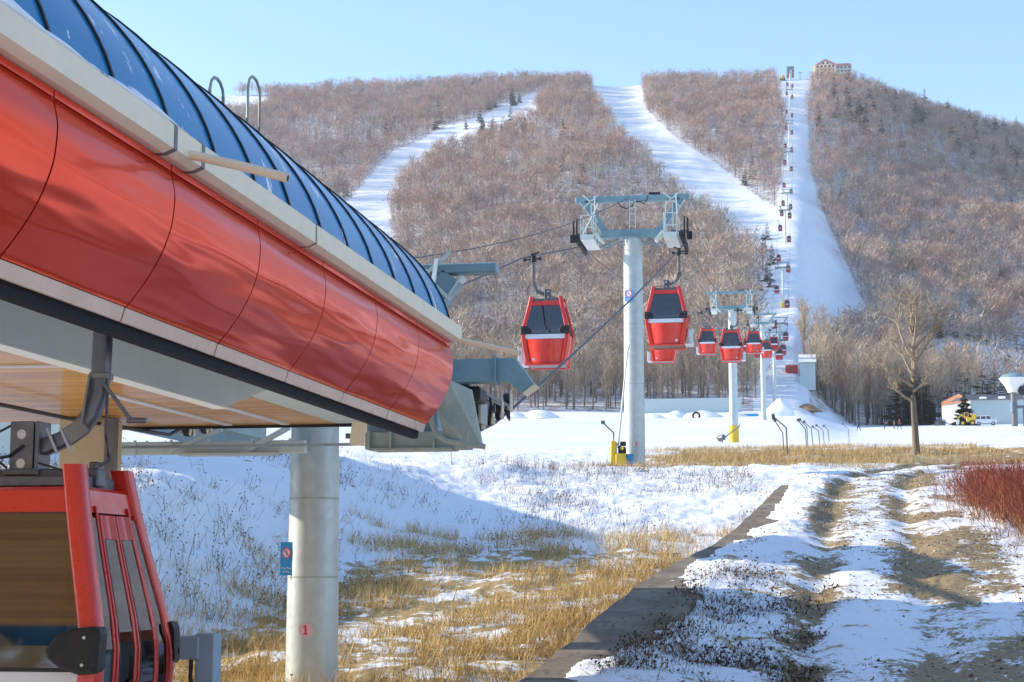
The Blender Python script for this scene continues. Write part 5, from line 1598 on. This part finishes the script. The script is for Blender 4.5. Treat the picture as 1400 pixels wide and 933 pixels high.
def snow_gun():
    D = 140.0; P = atD(987, 609, D); P[2] = H(P[0], P[1])
    r = thing('snow_gun', 'fan snow gun with a long raised arm beside the slim tower', 'snow gun', tuple(P)); k = D / FPX
    mb = MB(); mb.tube([(-4 * k, 0, 9 * k), (3 * k, -.3, 11 * k)], 4 * k, 10); mb.tube([(-5 * k, 0, 8 * k), (-4 * k, 0, 9 * k)], 4.6 * k, 10); mb.build('fan_drum', M['steel'], r)
    mb = MB(); mb.tube([(3 * k, 0, 10 * k), (12 * k, 0, 17 * k), (24 * k, 0, 26 * k), (25 * k, 0, 30 * k)], .9 * k, 6); mb.build('arm', M['steel'], r)
    mb = MB(); mb.tube([(0, 0, -2 * k), (1 * k, 0, 9 * k)], .9 * k, 6); mb.build('stand', M['steel'], r)
snow_gun()
for x, y0, y1, D, lb in ((276, 655, 624, 46, 'short white marker post on the snow beyond the station ceiling'), (617, 641, 610, 57, 'thin white marker post under the machinery at the station nose')):
    P = atD(x, y0, D); T = atD(x - 1, y1, D); P[2] = min(P[2], H(P[0], P[1])) - .2
    mb = MB(); mb.tube([P, T], .035, 8); tag(mb.build('marker_post', M['white']), lb, 'post')

# ------------------------------------------------------------------ things along the foot of the slope
def at_ground(x, y, D=None):
    if D is None: return ground(x, y)
    P = atD(x, y, D); P[2] = H(P[0], P[1]); return P


def snow_heap(name, label, x, y, wpx, hpx, D, mat, seed, depth=.7, kind='structure'):
    P = at_ground(x, y, D); k = D / FPX; rings = []; n = 28
    for i in range(11):
        t = i / 10; rr_ = (1 - t) ** .62
        ring = []
        for j in range(n):
            a = 2 * math.pi * j / n; q = .75 + .5 * float(vnoise(math.cos(a) * 2 + 5 + t * 3, math.sin(a) * 2 + t * 2, seed))
            ring.append((P[0] + wpx * k / 2 * rr_ * q * math.cos(a), P[1] + wpx * k / 2 * depth * rr_ * q * math.sin(a), P[2] - .4 + hpx * k * t * (1 + .0 * q)))
        rings.append(ring)
    mb = MB(); mb.smooth = True; mb.loft(rings); o = mb.build(name, mat); tag(o, label, None, None, kind); return o


snow_heap('snow_mound', 'tall mound of pushed snow between the towers', 1067, 560, 46, 28, 318, M['snow'], 3)
snow_heap('snow_mound', 'low heap of snow left of the tall mound', 1058, 556, 36, 13, 325, M['snow'], 6)
snow_heap('earth_mound', 'bare reddish earth bank at the foot of the wood', 1104, 574, 40, 12, 352, M['dirtheap'], 8)
for i, (x, w_, h_) in enumerate(((890, 60, 11), (925, 50, 15), (960, 70, 14), (700, 60, 12), (736, 70, 14), (1005, 50, 10))):
    snow_heap('snow_mound', 'rough low snow bank in front of the pale barrier', x, 580 if i not in (3, 4) else 565, w_, h_, 300 if i not in (3, 4) else 322, M['snow'], 20 + i)
# long pale barrier
a = at_ground(868, 566, 338); b = at_ground(1014, 566, 338)
mb = MB(); mb.sweep([a + np.array([0, 0, 1.2]), b + np.array([0, 0, 1.2])], [(-.15, -1.8), (.15, -1.8), (.15, 1.5), (-.15, 1.5)])
tag(mb.build('sheet_barrier', M['wallgrey']), 'long pale blue grey sheet barrier in front of the bare wood', 'barrier')
P = at_ground(1024, 569, 315)
mb = MB(); mb.box((P[0], P[1], P[2] + .2), (3.4, 2, .7), bev=.2); tag(mb.build('tarpaulin', M['blue']), 'blue tarpaulin bundle lying on the snow left of the mound', 'tarpaulin')
P = at_ground(952, 573, 290)
mb = MB(); mb.smooth = True; rings = []
for i in range(20):
    u = 2 * math.pi * i / 20; rings.append([(P[0] + math.cos(u) * (.55 + .17 * math.cos(v)), P[1] + .17 * math.sin(v), P[2] + .35 + math.sin(u) * (.55 + .17 * math.cos(v))) for v in np.linspace(0, 2 * math.pi, 8, endpoint=False)])
mb.loft(rings + rings[:1], cap=False); tag(mb.build('old_tyre', M['tyre']), 'dark old tyre half sunk in the rough snow bank', 'tyre')


def run_shed():
    D = 395.0; P = at_ground(1104, 512, D); P = atD(1104, 512, D); P[2] = min(P[2], H(P[0], P[1])) ; k = D / FPX
    r = thing('snow_shed', 'pale shed with a snow covered sloping roof at the foot of the run', 'shed', tuple(P), math.atan2(-P[0], P[1]))
    mb = MB(); mb.box((0, 0, 16 * k), (21 * k, 3.5, 38 * k)); mb.build('wall', M['wallgrey'], r)
    mb = MB(); mb.loft([[(-12 * k, -2.6, 34 * k), (12 * k, -2.6, 34 * k), (12 * k, -2.6, 35 * k), (-12 * k, -2.6, 35 * k)], [(-12 * k, 3, 47 * k), (12 * k, 3, 47 * k), (12 * k, 3, 49 * k), (-12 * k, 3, 49 * k)]]); mb.build('roof', M['snow'], r)
    mb = MB(); mb.box((-10.5 * k - .05, -1.8, 21 * k), (.3, .4, 9 * k)); mb.build('teal_notice', M['teal'], r)
run_shed()
def red_van():
    D = 405.0; P = atD(1082, 488, D); P[2] = H(P[0], P[1]); k = D / FPX
    r = thing('red_kiosk', 'low red kiosk with a white top beside the pale shed', 'kiosk', tuple(P))
    mb = MB(); mb.box((0, 0, 4 * k), (17 * k, 2.4, 10 * k), bev=.2); mb.build('body', M['red_lod'], r)
    mb = MB(); mb.box((1 * k, 0, 10.5 * k), (15 * k, 2.2, 3 * k), bev=.2); mb.build('top', M['snow'], r)
    mb = MB(); mb.box((-2 * k, -1.22, 5 * k), (6 * k, .1, 3 * k)); mb.build('window', M['glassdark'], r)
red_van()


def gable_shed():
    D = 388.0; P = atD(1340, 588, D); P[2] = H(P[0], P[1]); k = D / FPX
    r = thing('gabled_shed', 'long shed with a sunlit white gable end and side wall coloured as shade', 'shed', tuple(P), math.atan2(-P[0], P[1]) + .05)
    L0, L1 = -40 * k, 56 * k; w0, w1 = -3.0, 5.5
    # gable end faces left, long wall faces the camera; gable turned slightly towards the viewer
    A0 = (-48 * k, 1.5); A1 = (-12 * k, -3.0); B1 = (56 * k, -2.0); B0 = (56 * k, 6)
    hz = 31 * k
    mb = MB(); mb.loft([[(A0[0], A0[1], -1), (A1[0], A1[1], -1), (B1[0], B1[1], -1), (B0[0], B0[1], -1)], [(A0[0], A0[1], hz), (A1[0], A1[1], hz), (B1[0], B1[1], hz), (B0[0], B0[1], hz)]]); mb.build('side_wall', M['wallgrey'], r)  # long wall's shade is put into its grey blue colour
    n = Vector((A1[1] - A0[1], -(A1[0] - A0[0]), 0)).normalized() * .06
    mid = ((A0[0] + A1[0]) / 2 + 4 * k, (A0[1] + A1[1]) / 2)
    q = [(A0[0] + n.x, A0[1] + n.y, -1), (A1[0] + n.x, A1[1] + n.y, -1), (A1[0] + n.x, A1[1] + n.y, hz), (mid[0] + n.x, mid[1] + n.y, hz + 9 * k), (A0[0] + n.x, A0[1] + n.y, hz - 1 * k)]
    mb = MB(); mb.loft([[(x - n.x * .9, y - n.y * .9, z) for x, y, z in q], q]); mb.build('gable_wall', M['wallwhite'], r)
    q = [(A0[0] + n.x * 2, A0[1] + n.y * 2, hz - 5 * k), (A1[0] + n.x * 2, A1[1] + n.y * 2, hz - 1 * k), (mid[0] + n.x * 2, mid[1] + n.y * 2, hz + 10 * k), (A0[0] + n.x * 2, A0[1] + n.y * 2, hz + .5 * k)]
    mb = MB(); mb.loft([[(x - n.x * .8, y - n.y * .8, z) for x, y, z in q], q]); mb.build('brick_gable', M['brick'], r)
    m2 = ((B0[0] + B1[0]) / 2, (B0[1] + B1[1]) / 2)
    mb = MB(); mb.loft([[(A1[0], A1[1] - .35, hz), (mid[0], mid[1], hz + 9.5 * k), (A0[0], A0[1], hz)], [(B1[0], B1[1] - .35, hz), (m2[0], m2[1], hz + 8 * k), (B0[0], B0[1], hz)]]); rf = mb.build('roof', M['asphaltbrick'], r)
    for x0, x1 in ((0, 9), (24, 33)):
        mb = MB(); mb.box(((x0 + x1) / 2 * k, -2.4, hz + 2.6 * k), (9 * k, 1.0, .25), Matrix.Rotation(.45, 3, 'X'), bev=.08); mb.build('snow_patch', M['snow'], rf)
gable_shed()


def wheel_at(mb_t, mb_r, x, y, z, r, w_):
    mb_t.tube([(x, y - w_ / 2, z), (x, y + w_ / 2, z)], r, 16); mb_r.tube([(x, y - w_ / 2 - .02, z), (x, y + w_ / 2 + .02, z)], r * .55, 12)


def van():
    D = 372.0; P = atD(1348, 591, D); P[2] = H(P[0], P[1])
    r = thing('parked_van', 'white boxy van with dark side windows parked beside the yellow loader', 'van', tuple(P), math.atan2(-P[0], P[1]))
    mb = MB(); pr = [(-2.25, .45), (2.3, .45), (2.35, .95), (2.2, 1.12), (1.45, 1.2), (1.05, 1.95), (.8, 2.02), (-2.1, 2.02), (-2.28, 1.85)]
    mb.loft([[(x, y, z) for x, z in pr] for y in (-.85, .85)][::-1]); mb.build('body', M['white'], r)
    for x0, x1 in ((-1.95, -1.05), (-.85, .05), (.2, .95)):
        mb = MB(); q = [(x0, 1.28), (x1 + (.2 if x1 > .9 else 0), 1.28), (x1 - (.1 if x1 > .9 else 0), 1.86), (x0, 1.86)]; mb.loft([[(x, y, z) for x, z in q] for y in (-.875, -.84)][::-1]); mb.build('side_window', M['glassdark'], r)
    mb = MB(); q = [(1.47, 1.22), (1.09, 1.9), (1.13, 1.93), (1.52, 1.25)]; mb.loft([[(x, y, z) for x, z in q] for y in (-.75, .75)][::-1]); mb.build('windscreen', M['glassdark'], r)
    mb = MB(); mb.box((2.37, 0, .6), (.12, 1.7, .2), bev=.04); mb.build('bumper', M['steel'], r)
    for x in (-1.35, 1.5):
        for y in (-.8, .8):
            a, b = MB(), MB(); wheel_at(a, b, x, y, .38, .38, .24); wo = a.build('wheel', M['tyre'], r); b.build('rim', M['bright'], wo)
    mb = MB(); mb.box((2.34, -.6, .95), (.06, .3, .16)); mb.build('headlight', M['bright'], r)
van()


def loader():
    D = 366.0; P = atD(1322, 591, D); P[2] = H(P[0], P[1])
    r = thing('wheel_loader', 'yellow wheel loader with raised arms parked under the fir', 'loader', tuple(P), math.atan2(-P[0], P[1]))
    mb = MB(); mb.box((.9, 0, 1.25), (1.9, 1.5, .9), bev=.15); mb.box((1.5, 0, 2.0), (1.0, 1.3, .8), bev=.15); mb.build('engine_cover', M['yellow'], r)
    mb = MB(); mb.box((.0, 0, 2.1), (.9, 1.2, 1.3), bev=.08); cb = mb.build('cab', M['orange'], r)
    mb = MB(); mb.box((-.05, -.62, 2.25), (.6, .05, .7)); mb.build('cab_window', M['glassdark'], cb)
    for y in (-.5, .5):
        mb = MB(); mb.bar((.2, y, 1.6), (-1.1, y, 2.3), .14, .25); mb.bar((-1.1, y, 2.3), (-1.9, y, 1.1), .12, .22); mb.build('lift_arm', M['yellow'], r)
    mb = MB(); q = [(-2.0, .4), (-1.5, .45), (-1.35, 1.2), (-2.2, 1.3), (-2.1, .9)]; mb.loft([[(x, y, z) for x, z in q] for y in (-.95, .95)][::-1]); mb.build('bucket', M['wallwhite'], r)
    for x in (-.75, 1.15):
        for y in (-.75, .75):
            a, b = MB(), MB(); wheel_at(a, b, x, y, .55, .55, .4); wo = a.build('wheel', M['tyre'], r); b.build('rim', M['yellow'], wo)
loader()


def scrap():
    P = at_ground(1285, 592, 372); rr = random.Random(4); mb = MB()
    c = Vector(P)
    for k in range(46):
        a, b = [c + Vector((rr.uniform(-1.3, 1.3), rr.uniform(-.8, .8), rr.uniform(-.1, 1.0) * 1.0)) for _ in range(2)]
        b.z += rr.uniform(0, 1.0) * (1 - abs(b.x - c.x) / 1.6); mb.bar(a, b, rr.uniform(.05, .18), rr.uniform(.05, .15))
    mb.sphere((c.x, c.y, c.z + .3), 1.0, 9, 6, (1.1, .8, .7))
    tag(mb.build('scrap_pile', M['steel']), 'heap of tangled grey scrap left of the white gable', 'scrap pile')
scrap()


def kiosk_head():
    D = 300.0; P = atD(1388, 596, D); P[2] = H(P[0], P[1]); k = D / FPX
    r = thing('beacon_tower', 'white funnel shaped tower head under a dark dome at the frame edge', 'tower', tuple(P))
    def lathe(pr, n=20):
        mb = MB(); mb.smooth = True; mb.loft([[(q[0] * math.cos(2 * math.pi * j / n), q[0] * math.sin(2 * math.pi * j / n), q[1]) for j in range(n)] for q in pr]); return mb
    z = lambda y: (596 - y) * k
    lathe([(7.5 * k, z(550)), (8.5 * k, z(546)), (12 * k, z(540)), (18 * k, z(532)), (18.5 * k, z(531))]).build('funnel', M['wallwhite'], r)
    lathe([(17.5 * k, z(530.8)), (15 * k, z(527.5)), (9 * k, z(525)), (2 * k, z(524))]).build('dome', M['teal'], r)
    lathe([(4.4 * k, z(551)), (4.0 * k, -.3)]).build('post', M['steel'], r)
    mb = MB(); mb.box((-3.4 * k, -.6, z(570)), (3 * k, .6, 13 * k), bev=.05); mb.build('control_box', M['tin'], r)
    mb = MB(); mb.bar((4 * k, 0, z(569)), (20 * k, 0, z(569)), .3, .5); mb.bar((12 * k, 0, z(569)), (12 * k, 0, -.3), .25, .25); mb.build('railing', M['steel'], r)
    mb = MB(); mb.tube([(11.5 * k, -1.0, z(548)), (11.5 * k, -.7, z(548))], 6.5 * k, 18); mb.build('round_housing', M['black'], r)
kiosk_head()


# ------------------------------------------------------------------ people
def skin_mesh(name, J, E_, Rr, mats, zsplit=None, sub=1):
    """one continuous body grown over a joint skeleton; mats by height bands"""
    me = bpy.data.meshes.new('body'); me.from_pydata(J, E_, []); o = bpy.data.objects.new('body', me); COL.objects.link(o)
    md = o.modifiers.new('skin', 'SKIN'); 
    for i, sv in enumerate(me.skin_vertices[0].data): sv.radius = (Rr[i], Rr[i]); sv.use_root = (i == 0)
    sb = o.modifiers.new('sub', 'SUBSURF'); sb.levels = sub; sb.render_levels = sub
    dg = bpy.context.evaluated_depsgraph_get(); nm = bpy.data.meshes.new_from_object(o.evaluated_get(dg)); nm.name = name
    bpy.data.objects.remove(o); bpy.data.meshes.remove(me)
    nm.materials.clear()
    for m in mats: nm.materials.append(m)
    for p in nm.polygons:
        p.material_index = zsplit(p.center) if zsplit else 0; p.use_smooth = True
    return nm


BODY_E = [(0, 1), (1, 2), (2, 3), (3, 4), (2, 5), (5, 6), (6, 7), (2, 8), (8, 9), (9, 10), (0, 11), (11, 12), (12, 13), (13, 14), (0, 15), (15, 16), (16, 17), (17, 18)]
BODY_R = [.15, .15, .15, .06, .105, .07, .05, .045, .07, .05, .045, .09, .065, .05, .045, .09, .065, .05, .045]


def person(label, loc, rz, J, top, bottom, hair=True, group=None, sc=1.0):
    r = thing('person', label, 'person', loc, rz, group); r.scale = (sc, sc, sc)
    hip = J[0][2]; neck = J[3][2]
    body = skin_mesh('body', J, BODY_E, BODY_R, [top, bottom, M['skin']], lambda c: 2 if c.z > neck + .02 else (1 if c.z < hip + .02 else 0), 2)
    o = bpy.data.objects.new('body', body); COL.objects.link(o); o.parent = r
    h = J[4]
    mb = MB(); mb.sphere((h[0], h[1] + .012, h[2] + .045), .112, 12, 8, (.98, 1.05, .82)); mb.build('hat' if not hair else 'hair', M['clothdark'], r)
    return r


WALK = [(0, 0, .95), (0, 0, 1.15), (0, -.02, 1.40), (0, -.03, 1.50), (0, -.05, 1.64), (.2, 0, 1.18), (.24, -.1, .98), (.24, -.2, .9), (-.2, .04, 1.18), (-.24, .1, .98), (-.24, .04, .86),
        (.1, -.12, .72), (.1, -.22, .48), (.1, -.26, .1), (.1, -.38, .04), (-.1, .08, .72), (-.1, .2, .48), (-.1, .42, .16), (-.1, .34, .04)]
BEND = [(0, .1, .92), (0, -.08, 1.05), (0, -.32, 1.18), (0, -.42, 1.2), (0, -.54, 1.22), (.18, -.38, .95), (.2, -.45, .75), (.18, -.5, .6), (-.18, -.38, .95), (-.2, -.45, .75), (-.18, -.5, .6),
        (.12, .06, .7), (.12, .0, .46), (.12, .06, .08), (.12, -.08, .03), (-.12, .06, .7), (-.12, .0, .46), (-.12, .06, .08), (-.12, -.08, .03)]
SIT = [(0, 0, .12), (0, -.02, .34), (0, -.04, .56), (0, -.04, .66), (0, -.06, .80), (.2, -.06, .32), (.17, -.22, .18), (.1, -.36, .16), (-.2, -.06, .32), (-.17, -.22, .18), (-.1, -.36, .16),
       (.1, -.22, .13), (.1, -.42, .10), (.1, -.44, -.25), (.1, -.55, -.32), (-.1, -.22, .13), (-.1, -.42, .10), (-.1, -.44, -.25), (-.1, -.55, -.32)]
P = atD(1174, 596, 272); P[2] = H(P[0], P[1])
person('person in dark clothes walking alone across the snowfield', tuple(P), -1.2, WALK, M['clothdark'], M['clothdark'], False)
P = atD(1230, 592, 295); P[2] = H(P[0], P[1])
person('person in a dark red jacket standing near the lone tree', tuple(P), .8, WALK, M['clothred'], M['clothdark'], False)
P = atD(1210, 592, 295); P[2] = H(P[0], P[1])
person('person in brown bending low over the snow', tuple(P), 1.4, BEND, M['clothbrown'], M['clothdark'], False)
P = atD(1223, 592, 296); P[2] = H(P[0], P[1])
person('person in grey standing between the bending one and the red jacket', tuple(P), 2.4, WALK, M['clothbrown'], M['clothbrown'], False, None, .9)
cb = RIGHT[0].location
person('rider in dark clothes on the bench of the gondola beside tower 2', (cb.x + .12, cb.y - .1, cb.z + .62), -math.pi / 2 - .2, SIT, M['clothdark'], M['clothdark'])
person('smaller rider in dark red inside the gondola beside tower 2', (cb.x - .36, cb.y - .15, cb.z + .52), math.pi / 2 + .3, SIT, M['clothred'], M['clothdark'], True, None, .9)


# ------------------------------------------------------------------ air
def haze(density):
    mb = MB(); mb.box((0, 0, 195), (3300, 3300, 405)); t = NT('air')
    t.t.nodes.remove(t.b)
    v = t.n('ShaderNodeVolumePrincipled', i_Color=(.86, .90, 1.0), i_Density=density, i_Anisotropy=.2)
    t.t.links.new(v.outputs[0], t.out.inputs['Volume'])
    o = mb.build('haze', t.m); o['kind'] = 'stuff'; o['label'] = 'thin winter haze in the air'

HAZE = .00013
if HAZE: haze(HAZE)
